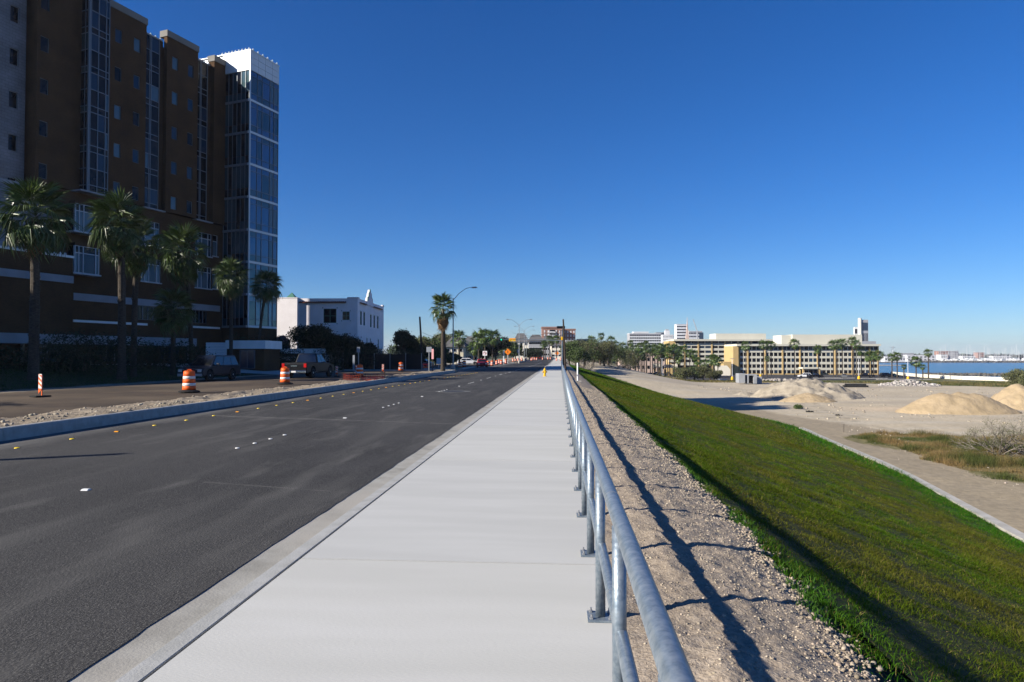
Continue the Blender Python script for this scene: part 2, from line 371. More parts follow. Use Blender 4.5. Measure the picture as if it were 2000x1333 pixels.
tag(grid('dirt_verge_behind', np.linspace(.345, 2.75, 8), np.linspace(-14, 1.2, 10), z_verge, M['dirt'], col_verge), kind='structure')

# --- left ground
def road_mask(L, Y):
    a = (Y < 81) & (L > -12.2); b = (Y >= 81) & (Y < 95.5) & (L > -27); c = (Y >= 95.5) & (Y < 154) & (L > -14.1 - (Y - 99) * .018)
    d = (Y >= 154) & (Y < 177) & (L > -27); e = (Y >= 177) & (L > -11.1)
    return a | b | c | d | e
def zl_base(L, Y): return .02 + .85 * ss(-L, 27, 40) + zr(Y) + 1.2 * ss(-L, 60, 120)
def z_left(L, Y):
    n = (fbm(L * .8, Y * .5) - .5) * .26 + (fbm(L * 5, Y * 5) - .5) * .12 * (1 - ss(Y, 60, 100))
    med = (L > -14.7)
    z = zl_base(L, Y) + n * np.where(med, 1.0, .25) - np.where((L < -14.9) & (L > -25.6), .05, 0) + np.where(med, .05, 0)
    return np.where(road_mask(L, Y), -.45, z)
def col_left(L, Y):
    n = fbm(L * .6, Y * .6); n2 = fbm(L * 5, Y * 5)
    dirt = c3([.27, .22, .16]) * (.7 + .4 * n + .25 * n2)[..., None]
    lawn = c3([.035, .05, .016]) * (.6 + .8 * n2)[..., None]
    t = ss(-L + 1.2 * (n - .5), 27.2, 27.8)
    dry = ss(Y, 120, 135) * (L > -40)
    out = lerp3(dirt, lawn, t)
    return np.clip(out, 0, 1)
M['ground_left'] = mat('roadside_ground', (1, 1, 1), (.75, .74, .72), 3, .95, attr='col', bump=.03, bscale=9, detail=7)
xs = np.concatenate([np.linspace(-420, -62, 40), np.arange(-60, -28, .8), np.arange(-28, -15, .3), np.arange(-15, -12.2, .07), [-12.2, -12.18], np.linspace(-11.6, -11, 5)])
xs = np.unique(np.round(xs, 3))
ys = np.concatenate([np.arange(-30, 6, 1.2), np.arange(6, 45, .14), np.arange(45, 100, .35), np.arange(100, 185, .8), np.linspace(186, 900, 120)])
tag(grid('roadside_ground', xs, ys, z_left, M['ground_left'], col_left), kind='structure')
# far land to the horizon and the bay
lb = MB(); lb.add([(-1900, 880, 1.5), (-380, 880, 1.5), (-380, 4900, 2), (-1900, 4900, 2)], [(0, 1, 2, 3)])
lb.add([(-1900, -400, 1.0), (-415, -400, 1.0), (-415, 881, 1.0), (-1900, 881, 1.0)], [(0, 1, 2, 3)])
lb.add([(-381, 890, 1.2), (130, 890, -6), (130, 1050, -6), (-381, 4900, 2)], [(0, 1, 2, 3)])
lb.add([(-415, -400, .2), (145, -400, -9), (145, -12, -9), (-415, -28, .2)], [(0, 1, 2, 3)])
tag(lb.build('land', M['far_green']), kind='structure')
wb = MB(); wb.add([(-100, -400, -8.5), (4600, -400, -8.5), (4600, 4900, -8.5), (-100, 4900, -8.5)], [(0, 1, 2, 3)])
tag(wb.build('bay_water', M['water']), kind='structure')

# --- asphalt road
def road_mat():
    m = mat('new_asphalt', (.028, .0275, .028), (.012, .012, .0125), 1.1, .92, bump=.008, bscale=60, stretch=(1, .45, 1), c3=(.037, .036, .035), scale3=.28)
    n = m.node_tree.nodes; L = m.node_tree.links.new; b = n['Principled BSDF']; src = b.inputs['Base Color'].links[0].from_socket
    tc = n.new('ShaderNodeTexCoord')
    def noise(sc, st, lo, hi, det=3):
        mp = n.new('ShaderNodeMapping'); mp.inputs['Scale'].default_value = st; L(tc.outputs['Object'], mp.inputs[0])
        t = n.new('ShaderNodeTexNoise'); t.inputs['Scale'].default_value = sc; t.inputs['Detail'].default_value = det; L(mp.outputs[0], t.inputs['Vector'])
        r = n.new('ShaderNodeMapRange'); r.inputs[1].default_value = lo; r.inputs[2].default_value = hi; L(t.outputs[0], r.inputs[0]); return r.outputs[0]
    def mixc(f, a, c, bl='MIX'):
        x = n.new('ShaderNodeMix'); x.data_type = 'RGBA'; x.blend_type = bl; L(f, x.inputs[0]); L(a, x.inputs[6]); x.inputs[7].default_value = (*c, 1); return x.outputs[2]
    s = mixc(noise(160, (1, 1, 1), .56, .64, 2), src, (.15, .145, .135))            # pale aggregate
    s = mixc(noise(120, (1, 1, 1), .56, .66, 2), s, (.008, .008, .008))
    s = mixc(noise(2.2, (1, .22, 1), .55, .80, 5), s, (.085, .082, .076))              # dust
    s = mixc(noise(.8, (1.4, .12, 1), .55, .80, 4), s, (.075, .073, .068))
    # dust drift along the left kerb (distance from the kerb line)
    sp = n.new('ShaderNodeSeparateXYZ'); L(tc.outputs['Object'], sp.inputs[0])
    r = n.new('ShaderNodeMapRange'); r.inputs[1].default_value = -10.9; r.inputs[2].default_value = -12.1; L(sp.outputs[0], r.inputs[0])
    nn = noise(1.2, (1, .4, 1), .3, .7, 4); mu = n.new('ShaderNodeMath'); mu.operation = 'MULTIPLY'; L(r.outputs[0], mu.inputs[0]); L(nn, mu.inputs[1])
    s = mixc(mu.outputs[0], s, (.19, .18, .165))
    # pale sweep of dust dragged across the lanes
    m1 = n.new('ShaderNodeMath'); m1.operation = 'MULTIPLY_ADD'; L(sp.outputs[0], m1.inputs[0]); m1.inputs[1].default_value = .26; L(sp.outputs[1], m1.inputs[2])
    for cc, x0_, x1_, wd_, am in ((17.8, -10.9, -3.0, .34, .8), (8.35, -5.2, -2.7, .07, .5), (33.5, -9.0, -3.0, .4, .35)):
        m2 = n.new('ShaderNodeMath'); m2.operation = 'SUBTRACT'; L(m1.outputs[0], m2.inputs[0]); m2.inputs[1].default_value = cc
        m3 = n.new('ShaderNodeMath'); m3.operation = 'ABSOLUTE'; L(m2.outputs[0], m3.inputs[0])
        wr = n.new('ShaderNodeMapRange'); wr.inputs[1].default_value = x0_; wr.inputs[2].default_value = x1_; wr.inputs[3].default_value = wd_; wr.inputs[4].default_value = wd_ * .25; L(sp.outputs[0], wr.inputs[0])
        m4 = n.new('ShaderNodeMath'); m4.operation = 'DIVIDE'; L(m3.outputs[0], m4.inputs[0]); L(wr.outputs[0], m4.inputs[1])
        m5 = n.new('ShaderNodeMapRange'); m5.inputs[1].default_value = 1; m5.inputs[2].default_value = .3; m5.inputs[3].default_value = 0; m5.inputs[4].default_value = am; L(m4.outputs[0], m5.inputs[0])
        g1 = n.new('ShaderNodeMath'); g1.operation = 'GREATER_THAN'; L(sp.outputs[0], g1.inputs[0]); g1.inputs[1].default_value = x0_
        m6 = n.new('ShaderNodeMath'); m6.operation = 'MULTIPLY'; L(m5.outputs[0], m6.inputs[0]); L(g1.outputs[0], m6.inputs[1])
        m7 = n.new('ShaderNodeMath'); m7.operation = 'MULTIPLY'; L(m6.outputs[0], m7.inputs[0]); L(noise(3.0, (1, 1, 1), .3, .6, 5), m7.inputs[1])
        s = mixc(m7.outputs[0], s, (.115, .11, .10))
    L(s, b.inputs['Base Color']); return m
M['asphalt'] = road_mat()
ysr = np.concatenate([np.arange(-16, 60, 1.0), np.arange(60, 700, 8)])
_ed = lambda Y: -2.79 + .02 * (vn(Y * 1.7, Y * 0 + 2) - .5)
def roadx(X, Y): return np.where(X > -3, -2.79 + .03 * (vn(Y * 3.1, Y * 0 + 2.5) - .5) + .015 * (vn(Y * 9.1, Y * 0 + 1.5) - .5), X)
ysr = np.concatenate([np.arange(-16, 1, 1.0), np.arange(1, 30, .12), np.arange(30, 80, 1), np.arange(80, 700, 8)])
road = grid('road', np.array([-12.6, -9, -6, -3.2, -2.79]), ysr, lambda X, Y: ROAD + zr(Y) + 0 * X, M['asphalt'], xf=roadx); tag(road, kind='structure')
rw = MB(); rw.add([(-27.5, 80, ROAD - .004), (-12.6, 80, ROAD - .004), (-12.6, 179, ROAD + .13), (-27.5, 179, ROAD + .13)], [(0, 1, 2, 3)])
rw2 = grid('side_street', np.array([-27.5, -20, -12.6]), np.linspace(80, 179, 30), lambda X, Y: ROAD - .004 + zr(Y) + 0 * X, M['asphalt']); tag(rw2, kind='structure')
# old dusty road on the left
def z_old(L, Y): return .055 + zr(Y) + (fbm(L * .3, Y * .3) - .5) * .04 - .1 * (ss(L, -15.3, -14.6) + ss(-L, 25.2, 26.2)) - .35 * ss(L, -30, -29.9) * ((Y > 79.5) & (Y < 96.5))
tag(grid('old_road', np.linspace(-26.4, -14.5, 24), np.concatenate([np.arange(-30, 60, 1), np.arange(60, 150, 2)]), z_old, M['asphalt_old']), kind='structure')
dr = grid('driveway', np.linspace(-46, -25.8, 20), np.linspace(62, 74, 10), lambda L, Y: zl_base(L, Y) + .07 - .06 * ss(L, -28, -26), M['concrete'], xf=lambda X, Y: X)
tag(dr, kind='structure')

# --- sidewalk slabs, kerb, gutter
walk = thing('sidewalk', None, None); tag(walk, kind='structure')
J = [0.12 + 5.53 * k for k in range(-3, 90)]
def slab_mb(ln, x0, x1, z0, z1, rd=.006):
    m = MB(); m.prism([(x0, z0), (x1, z0), (x1, z1 - rd), (x1 - rd, z1), (x0 + rd, z1), (x0, z1 - rd)], 0, ln); return m
sl_mes = []
for q_, (a_, b_) in enumerate((((.46, .458, .43), (.435, .433, .402)), ((.475, .47, .44), (.45, .446, .412)), ((.445, .444, .42), (.42, .419, .395)))):
    M['walk%d' % q_] = mat('concrete_walk_%s' % 'abc'[q_], a_, b_, .8 + .3 * q_, .85, bump=.0018, bscale=70, stretch=(.45, 2.6, 1), c3=tuple(v * .955 for v in b_), scale3=.5)
    sl_mes.append(slab_mb(5.53 - .024, -2.186, .352, -.16, 0, .009).mesh('slab', M['walk%d' % q_]))
sl_mat_dark = M['concrete_gutter']
for k, y in enumerate(J):
    if y > 420: break
    o = put(sl_mes[(k * 7 + k // 3) % 3], 'slab', walk, (0, y + .012, zrf(y)))
fill = MB()
for k, y in enumerate(J): 
    if y < 100: fill.box(-2.18, .34, y - .02, y + .02, -.14, -.06)
fill.box(-2.215, -2.17, -16, 140, -.14, -.02); f_ = fill.build('joint_filler', mat('joint_filler', (.02, .02, .018), rough=1), walk)
kerb = thing('kerb', None, None); tag(kerb, kind='structure')
km = MB(); km.prism([(-2.35, -.2), (-2.202, -.2), (-2.202, -.004), (-2.206, 0), (-2.325, 0), (-2.342, -.02)], 0, 11.05)
kme = km.mesh('kerb_stone', M['concrete_kerb'])
gm = MB(); gm.prism([(-2.82, -.3), (-2.335, -.3), (-2.335, -.165), (-2.55, -.158), (-2.86, ROAD - .002), (-2.82, ROAD - .003)], 0, 11.05)
gme = gm.mesh('gutter_slab', M['concrete_gutter'])
for k in range(-2, 38):
    y = 2.4 + 11.06 * k; put(kme, 'kerb_stone', kerb, (0, y, zrf(y))); put(gme, 'gutter_slab', kerb, (0, y, zrf(y)))
# left kerbs: a profile swept along a line, one piece per pour
def kerb_run(name, line, h, wd, parent, seg=12.6, gap=.012):
    # line: list of (x,y) with the road on the right-hand side
    pts = [Vector((x, y, 0)) for x, y in line]; out = []; acc = 0; cur = [pts[0]]
    segs = []
    for a, b in zip(pts, pts[1:]):
        d = (b - a).length; t = 0
        while acc + (d - t) > seg:
            t += seg - acc; q = a + (b - a).normalized() * t; cur.append(q); segs.append(cur); cur = [q + (b - a).normalized() * gap]; acc = gap; t += gap
        cur.append(b); acc += d - t
    segs.append(cur)
    prof = [(0.03, -.35), (0.03, .0), (.012, h * .6), (0, h - .05), (-.02, h - .012), (-.05, h), (-wd + .03, h), (-wd, h - .03), (-wd, -.35)]
    for sgm in segs:
        if (sgm[-1] - sgm[0]).length < .02: continue
        vs = []; n = len(prof)
        for i, p in enumerate(sgm):
            t = (sgm[min(i + 1, len(sgm) - 1)] - sgm[max(i - 1, 0)]).normalized(); nn = Vector((t.y, -t.x, 0))
            for u, z in prof: q = p + nn * u; vs.append((q.x, q.y, ROAD + z + zrf(p.y)))
        fs = [(i * n + j, (i + 1) * n + j, (i + 1) * n + j + 1, i * n + j + 1) for i in range(len(sgm) - 1) for j in range(n - 1)]
        k2 = (len(sgm) - 1) * n; fs += [tuple(range(n)), tuple(range(k2 + n - 1, k2 - 1, -1))]
        MB().add(vs, fs).build('kerb_stone', M['concrete_kerb'], parent)
mk = thing('median_kerb', None, None); tag(mk, kind='structure')
arc = [(-12.1, 78)] + [(-14.1 + 2 * math.cos(a), 78 + 2.6 * math.sin(a)) for a in (R(20), R(45), R(70), R(90))] + [(-18, 80.8), (-26, 81)]
kerb_run('k', [(-12.1, -9.0 - 2.1)] + [(-12.1, y) for y in range(-5, 78, 6)] + arc, .285, .17, mk)
mk2 = thing('median_kerb', None, None); tag(mk2, kind='structure')
kerb_run('k', [(-26, 95), (-17, 95.2), (-15, 96), (-14.2, 98), (-14, 101), (-14.5, 128), (-15, 152), (-16, 154.5), (-26, 155.5)], .22, .17, mk2)
kerb_run('k', [(-26, 176.5), (-14, 176.3), (-11.8, 177), (-11, 179), (-11, 260), (-11, 420)], .2, .17, mk2, 40)
# kerb at the foot of the bank
fk = thing('bank_foot_kerb', None, None); tag(fk, kind='structure')
def foot_kerb(y0, y1):
    yy = np.arange(y0, y1 + .1, 3.0)
    vs = []; n = 4
    for y in yy:
        x = float(foot(y)) + .0; z = float(plain(np.array(x + .3), np.array(y)));
        z = -6.2 + (z + 6.2) * .6
        for u, dz in ((-.05, -.3), (-.05, .15), (.50, .13), (.52, -.3)): vs.append((x + u, y, z + dz))
    fs = [(i * n + j, i * n + j + 1, (i + 1) * n + j + 1, (i + 1) * n + j) for i in range(len(yy) - 1) for j in range(n - 1)]
    k2 = (len(yy) - 1) * n; fs += [(3, 2, 1, 0), (k2, k2 + 1, k2 + 2, k2 + 3)]
    MB().add(vs, fs).build('kerb_stone', M['concrete'], fk)
for a in np.arange(-10, 76, 6.0): foot_kerb(a + .02, a + 6.0 if a < 74 else 79)
for a in np.arange(99, 165, 6.0): foot_kerb(a + .02, a + 6.0)

# --- raised markers and cover, parts of the road
def dome(r, h): return MB().lathe([(r, 0), (r * .92, h * .6), (r * .6, h * .9), (r * .15, h)], 12)
ye = dome(.052, .02).mesh('yellow_button', M['marker_yellow']); wh = dome(.052, .02).mesh('white_button', M['marker_white'])
rf = MB().add([(-.05, -.05, 0), (.05, -.05, 0), (.05, .05, 0), (-.05, .05, 0), (-.045, -.022, .019), (.045, -.022, .019), (.045, .022, .019), (-.045, .022, .019)], [(4, 5, 6, 7), (0, 1, 5, 4), (1, 2, 6, 5), (2, 3, 7, 6), (3, 0, 4, 7)])
amb = rf.mesh('amber_reflector', M['marker_orange']); rfw = rf.mesh('white_reflector', M['marker_white'])
def yl(y): return float(np.interp(y, [13, 47, 76], [-10.85, -10.15, -9.4]))
k = 0; y = 13.0
while y < 79:
    o = put(amb if k % 4 == 2 else ye, 'amber_reflector' if k % 4 == 2 else 'yellow_button', road, (yl(y), y, ROAD)); k += 1; y += 1.5
grp = [7.85]
put(rfw, 'white_reflector', road, (-6.5, 9.0, ROAD))
for st in range(0, 17):
    b0 = 13.3 + 11.0 * st
    for j in range(4):
        yy = b0 + j * .77
        put(wh, 'white_button', road, (-6.55 + .008 * yy, yy, ROAD + zrf(yy)), None, (.85, .85, .9))
    put(rfw, 'white_reflector', road, (-6.55 + .008 * (b0 + 6.7), b0 + 6.7, ROAD + zrf(b0 + 6.7)))
mc = MB().lathe([(.62, 0), (.62, .006), (.58, .009), (0.01, .009)], 28); mco = mc.build('manhole_cover', mat('dark_iron', (.03, .03, .03), (.05, .045, .04), 20, .6, metal=.5), road, loc=(*PG(885, 765, ROAD).xy, ROAD + .002))
mc2 = MB().lathe([(.95, 0), (.95, .0035), (.64, .004), (0.01, .004)], 28); mc2.build('concrete_collar', mat('pale_patch', (.12, .12, .115), rough=.9), road, loc=(*PG(885, 765, ROAD).xy, ROAD + .001))

# ================================================================== LOOSE STONES, GRASS
_ico = None
def ico():
    t = (1 + 5 ** .5) / 2
    V = np.array([(-1, t, 0), (1, t, 0), (-1, -t, 0), (1, -t, 0), (0, -1, t), (0, 1, t), (0, -1, -t), (0, 1, -t), (t, 0, -1), (t, 0, 1), (-t, 0, -1), (-t, 0, 1)]) / 1.9
    Fc = np.array([(0, 11, 5), (0, 5, 1), (0, 1, 7), (0, 7, 10), (0, 10, 11), (1, 5, 9), (5, 11, 4), (11, 10, 2), (10, 7, 6), (7, 1, 8), (3, 9, 4), (3, 4, 2), (3, 2, 6), (3, 6, 8), (3, 8, 9), (4, 9, 5), (2, 4, 11), (6, 2, 10), (8, 6, 7), (9, 8, 1)])
    return V, Fc
def stones(name, pos, size, cbase, label, cat='gravel', parent=None):
    V, Fc = ico(); n = len(pos)
    q = RNG.normal(size=(n, 3, 3)); q, _ = np.linalg.qr(q)
    sc = size[:, None] * (.55 + .75 * RNG.random((n, 3)))
    vv = V[None] * (.75 + .5 * RNG.random((n, 12, 1)))
    vv = np.einsum('nij,nkj->nki', q, vv * sc[:, None, :]) ; vv[..., 2] *= .8; vv = vv + pos[:, None, :]
    ff = Fc[None] + 12 * np.arange(n)[:, None, None]
    c = np.array(cbase)[None] * (.65 + .7 * RNG.random((n, 1))) * (1 + .015 * RNG.normal(size=(n, 3)))
    me = npmesh(name, vv.reshape(-1, 3), ff.reshape(-1, 3), M['attr'], np.clip(np.repeat(c, 12, 0), 0, 1))
    o = put(me, name, parent)
    return tag(o, label, cat, None, 'stuff') if parent is None else tag(o, kind='stuff')
# stones on the dirt verge
n = 34000
Y = 1.3 + 38 * RNG.random(n) ** 2.2; L = .42 + 1.75 * RNG.beta(1.6, .9, n); 
pos = np.stack([L, Y, z_verge(L, Y) - .001], 1); sz = .0028 + .008 * RNG.random(n) ** 3.5 + .0004 * Y + .012 * ss(L, 1.75, 2.1) * RNG.random(n) ** 2
stones('gravel', pos, sz, (.36, .30, .225), 'loose pale gravel scattered over the dirt strip right of the railing')
n = 5200
Y = 1.3 + 45 * RNG.random(n) ** 1.9; L = dirt_edge(Y) + RNG.normal(size=n) * .09 - .03
pos = np.stack([L, Y, np.maximum(z_verge(L, Y), zg(L, Y)) + .004], 1); sz = .005 + .015 * RNG.random(n) ** 3 + .0004 * Y
stones('gravel_clods', pos, sz, (.31, .255, .19), 'ragged line of bigger dirt clods where the dirt strip meets the grass')
n = 3600
Y = 12 + 65 * RNG.random(n) ** 1.4; L = -12.35 - 2.3 * RNG.random(n) ** 1.3
cl = fbm(L * .9, Y * .35); kp = cl > .45; Y, L = Y[kp], L[kp]; n = len(Y)
pos = np.stack([L, Y, z_left(L, Y) + .005], 1); stones('rubble', pos, .012 + .05 * RNG.random(n) ** 4, (.31, .27, .21), 'pale broken rubble heaped behind the left kerb', 'rubble')

def blades(name, pos, h, wd, c, label, cat, lean=.5, seg=2, parent=None, dirx=0):
    n = len(pos); a = RNG.random(n) * 2 * np.pi; side = np.stack([np.cos(a), np.sin(a), 0 * a], 1)
    b = RNG.random(n) * 2 * np.pi; ln = np.stack([np.cos(b) + dirx, np.sin(b), 0 * b], 1) * (lean * RNG.random(n) * h)[:, None]
    up = np.array([0, 0, 1.])[None] * h[:, None]
    if seg == 2:
        P0 = pos - side * wd[:, None] / 2; P1 = pos + side * wd[:, None] / 2; mid = pos + up * .6 + ln * .4
        P2 = mid - side * wd[:, None] * .4; P3 = mid + side * wd[:, None] * .4; P4 = pos + up * .85 + ln * 1.3
        V = np.stack([P0, P1, P2, P3, P4], 1); Fc = np.array([(0, 1, 3), (0, 3, 2), (2, 3, 4)]); k = 5
    else:
        P0 = pos - side * wd[:, None] / 2; P1 = pos + side * wd[:, None] / 2; P4 = pos + up * .9 + ln
        V = np.stack([P0, P1, P4], 1); Fc = np.array([(0, 1, 2)]); k = 3
    ff = Fc[None] + k * np.arange(n)[:, None, None]
    me = npmesh(name, V.reshape(-1, 3), ff.reshape(-1, 3), M['turf'], np.clip(np.repeat(c, k, 0), 0, 1))
    o = put(me, name, parent)
    return tag(o, label, cat, None, 'stuff') if parent is None else tag(o, kind='stuff')
def grass_cols(L, Y, n):
    """turf colour: lush by the edges, worn olive in the middle"""
    t = (L - 2.2) / (foot(Y) - 2.2); lush = np.clip(ss(t, .80, .93) + (1 - ss(t, 0, .05)) * .6, 0, 1)
    lush = np.clip(lush + ss(fbm(L * .5 + 7, Y * .5), .5, .68) * .45 + ss(Y, 70, 100) * .5, 0, 1)
    br = ss(fbm(L * .35, Y * .2 + 3), .42, .62)
    g1 = np.array([.045, .15, .008]); g2 = np.array([.085, .125, .007]); g3 = np.array([.15, .125, .02])
    c = g2[None] * (1 - lush[:, None]) + g1[None] * lush[:, None]
    c = c * (1 - (br * .45 * (1 - lush))[:, None]) + g3[None] * (br * .45 * (1 - lush))[:, None]
    dry = RNG.random(n) < .10; c[dry] = np.array([.22, .18, .055])
    return c * (.55 + .85 * RNG.random((n, 1))) * (.62 + .75 * fbm(L * 1.3 + 11, Y * 1.3))[:, None]
def bank_pts(n, y0, y1, pw):
    Y = y0 + (y1 - y0) * RNG.random(n) ** pw; u = RNG.random(n); L = dirt_edge(Y) + .02 + u * (foot(Y) - .03 - dirt_edge(Y))
    return L, Y
# visible wedge only: right of the railing and inside the view
def inview(L, Y, m=1.1):
    x = L * math.cos(YAW) + Y * math.sin(YAW); d = -L * math.sin(YAW) + Y * math.cos(YAW); return (x < d * .75 * m + 1.5)
for nm, nn, y0, y1, pw, h0, w0, sg in (('turf_near', 430000, 1.5, 16, 1.15, .038, .0042, 2), ('turf_mid', 380000, 15, 46, 1.2, .055, .011, 1), ('turf_far', 190000, 44, 172, 1.3, .10, .03, 1)):
    L, Y = bank_pts(nn, y0, y1, pw)
    kp = inview(L, Y) & (-.33 - (L - 2.3) * 5.87 / (foot(Y) - 2.3) > plain(L, Y) + np.where(Y > 84, .12, -.08)) & ((L > dirt_edge(Y) + .5) | (fbm(L * 2.1, Y * 1.4 + 60) + .35 * RNG.random(nn) > .50))
    if nm != 'turf_far':
        cl = fbm(L * 3.1, Y * 3.1); kp &= (cl + .5 * RNG.random(nn)) > .52
    L, Y = L[kp], Y[kp]; nk = len(L)
    hh = h0 * (.45 + RNG.random(nk)) * (.35 + 1.3 * ss(fbm(L * 2.3, Y * 2.3), .3, .7)) * (1 + .9 * ss((L - 2.2) / (foot(Y) - 2.2), .85, .95)); ww = w0 * (.6 + .8 * RNG.random(nk)) * (1 + (Y - y0) * (.03 if sg == 2 else .012))
    blades('grass', np.stack([L, Y, zg(L, Y) - .004], 1), hh, ww, grass_cols(L, Y, nk), {'turf_near': 'short green and olive turf on the near bank below the dirt strip', 'turf_mid': 'mown turf on the middle of the long bank', 'turf_far': 'bright green turf on the far end of the bank'}[nm], 'grass', 2.0, sg)
# lush tufts spilling along the dirt edge
n = 26000; Y = 1.6 + 30 * RNG.random(n) ** 1.6; L = dirt_edge(Y) + RNG.exponential(.16, n) - .03
cl = fbm(L * 1.5 + 5, Y * 1.1); kp = cl + .3 * RNG.random(n) > .74; L, Y = L[kp], Y[kp]; n = len(L)
blades('grass', np.stack([L, Y, zg(L, Y) - .005], 1), .035 + .06 * RNG.random(n), .005 + .003 * RNG.random(n) + .0003 * Y, np.array([[.065, .15, .022]]) * (.6 + .8 * RNG.random((n, 1))), 'lush longer grass tufts along the edge of the dirt strip', 'grass', .9, 2)
# tall dry grass patch on the lot, from the survey of its outline
poly = [PG(x, y, -6.2).xy for x, y in ((1655, 853), (1700, 846), (1870, 852), (2060, 860), (2200, 900), (2200, 1010), (2090, 985), (2000, 944), (1900, 925), (1845, 905), (1762, 880), (1690, 863))]
def inpoly(x, y, pl):
    r = np.zeros(len(x), bool); j = len(pl) - 1
    for i in range(len(pl)):
        xi, yi = pl[i]; xj, yj = pl[j]
        c = ((yi > y) != (yj > y)) & (x < (xj - xi) * (y - yi) / (yj - yi + 1e-9) + xi); r ^= c; j = i
    return r
xx = [p[0] for p in poly]; yy = [p[1] for p in poly]
n = 230000; L = min(xx) - 1 + (max(xx) - min(xx) + 2) * RNG.random(n); Y = min(yy) - 1 + (max(yy) - min(yy) + 2) * RNG.random(n)
jx = (fbm(L * .6, Y * .6) - .5) * 3.0; kp = inpoly(L + jx, Y + jx, poly); kp &= fbm(L * .8 + 30, Y * .8) + .3 * RNG.random(n) > .22
L, Y = L[kp], Y[kp]; n = len(L); tt = fbm(L * .25 + 50, Y * .25 + 4); grn = ss(tt, .45, .62)[:, None]
c = (np.array([[.30, .21, .09]]) * (1 - grn) + np.array([[.10, .12, .035]]) * grn) * (.55 + .8 * RNG.random((n, 1)))
hh = (.10 + .5 * ss(fbm(L * .5 + 80, Y * .5), .4, .7)) * (.5 + RNG.random(n))
blades('tall_grass', np.stack([L, Y, zg(L, Y) - .02], 1), hh, .012 + .02 * RNG.random(n), c, 'tall dry yellow and green grass patch beside the dirt track', 'grass', .6, 1)
# weeds in the strip between the sand lot and the hotel parking
n = 60000; L = 30 + 115 * RNG.random(n); Y = 150 + 85 * RNG.random(n); kp = ((Y + (L - 93) * .85 > 206) & (L > 56) & (Y < 222 + 0 * L)) | ((Y > 212) & (Y < 228) & (L < 66))
kp &= fbm(L * .12, Y * .2) + .35 * RNG.random(n) > .4
L, Y = L[kp], Y[kp]; n = len(L); grn = ss(fbm(L * .1, Y * .2 + 6), .4, .6)[:, None]
c = (np.array([[.24, .19, .08]]) * (1 - grn) + np.array([[.09, .11, .03]]) * grn) * (.6 + .7 * RNG.random((n, 1)))
blades('weeds', np.stack([L, Y, zg(L, Y)], 1), .25 + .6 * RNG.random(n) ** 2, .08 + .1 * RNG.random(n), c, 'strip of rough yellow green weeds before the hotel parking lot', 'weeds', .5, 1)
# lawn in the shade before the hospital
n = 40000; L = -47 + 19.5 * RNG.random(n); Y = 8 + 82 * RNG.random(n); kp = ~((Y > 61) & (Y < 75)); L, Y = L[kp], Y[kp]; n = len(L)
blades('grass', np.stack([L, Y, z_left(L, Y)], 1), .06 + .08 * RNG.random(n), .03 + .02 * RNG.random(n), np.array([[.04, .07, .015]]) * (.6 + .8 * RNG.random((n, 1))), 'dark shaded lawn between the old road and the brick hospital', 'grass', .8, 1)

# ================================================================== RAILING
RX = .262; RT = .955; RM = .46; RR = .0375
rail = thing('railing', 'galvanized pipe railing along the right edge of the new sidewalk', 'railing', (RX, 0, 0))
def railtube(z, y0, y1, r, name):
    y = y0; seg = 5.72
    while y < y1:
        e = min(y + seg, y1); m = MB(); k = 10; pts = []
        for i in range(k + 1):
            yy = y + .001 + (e - y - .002) * i / k
            pts.append((.006 * math.sin(yy * .37) + .004 * math.sin(yy * .11), yy, z + zrf(yy) + .007 * math.sin(yy * .23 + 1) + .004 * math.sin(yy * .71)))
        m.tube(pts, r, 20 if y < 12 else 10); m.build(name, M['galv'], rail, True)
        if y > -3 and y < 60:
            q = pts[0]; MB().tube([(q[0], y - .004, q[2]), (q[0], y + .004, q[2])], r + .0018, 20).build('weld', M['bolt'], rail, True)
        y = e
Y0R = .22
railtube(RT, Y0R - 8.58 + .5, 122, RR, 'top_rail'); railtube(RM, Y0R - 8.58 + .5, 122, RR * .82, 'mid_rail')
po = MB().lathe([(RR * .86, .012), (RR * .86, RT - .01)], 20).mesh('post', M['galv'], True)
pl = MB().prism([(-.085, -.085), (.085, -.085), (.085, .085), (-.085, .085)], 0, .014, 'Z').mesh('base_plate', M['galv'])
bo = MB().lathe([(.014, 0), (.014, .011), (.007, .013), (.007, .03), (.002, .031)], 6).mesh('bolt', M['bolt'])
k = -5
while True:
    y = Y0R + 1.43 * k
    if y > 122: break
    p = put(po, 'post', rail, (0, y, zrf(y)))
    b = put(pl, 'base_plate', p, (0, 0, .0015))
    if y < 40:
        for sx in (-.06, .06):
            for sy in (-.06, .06): put(bo, 'bolt', p, (sx, sy, .015))
    k += 1
# short white rail return beyond the first run, at the far end of the dirt strip
x, y = XY(1128, 48)
g = thing('marker_post', 'single short pale post in the dirt right of the railing', 'post', (x, y, zgf(x, y)))
MB().lathe([(.05, -.1), (.05, 1.28), (.045, 1.3)], 14).build('post', M['white_paint'], g, True)
MB().box(-.35, .25, -.3, .3, -.1, .05).build('concrete_pad', M['concrete'], g)

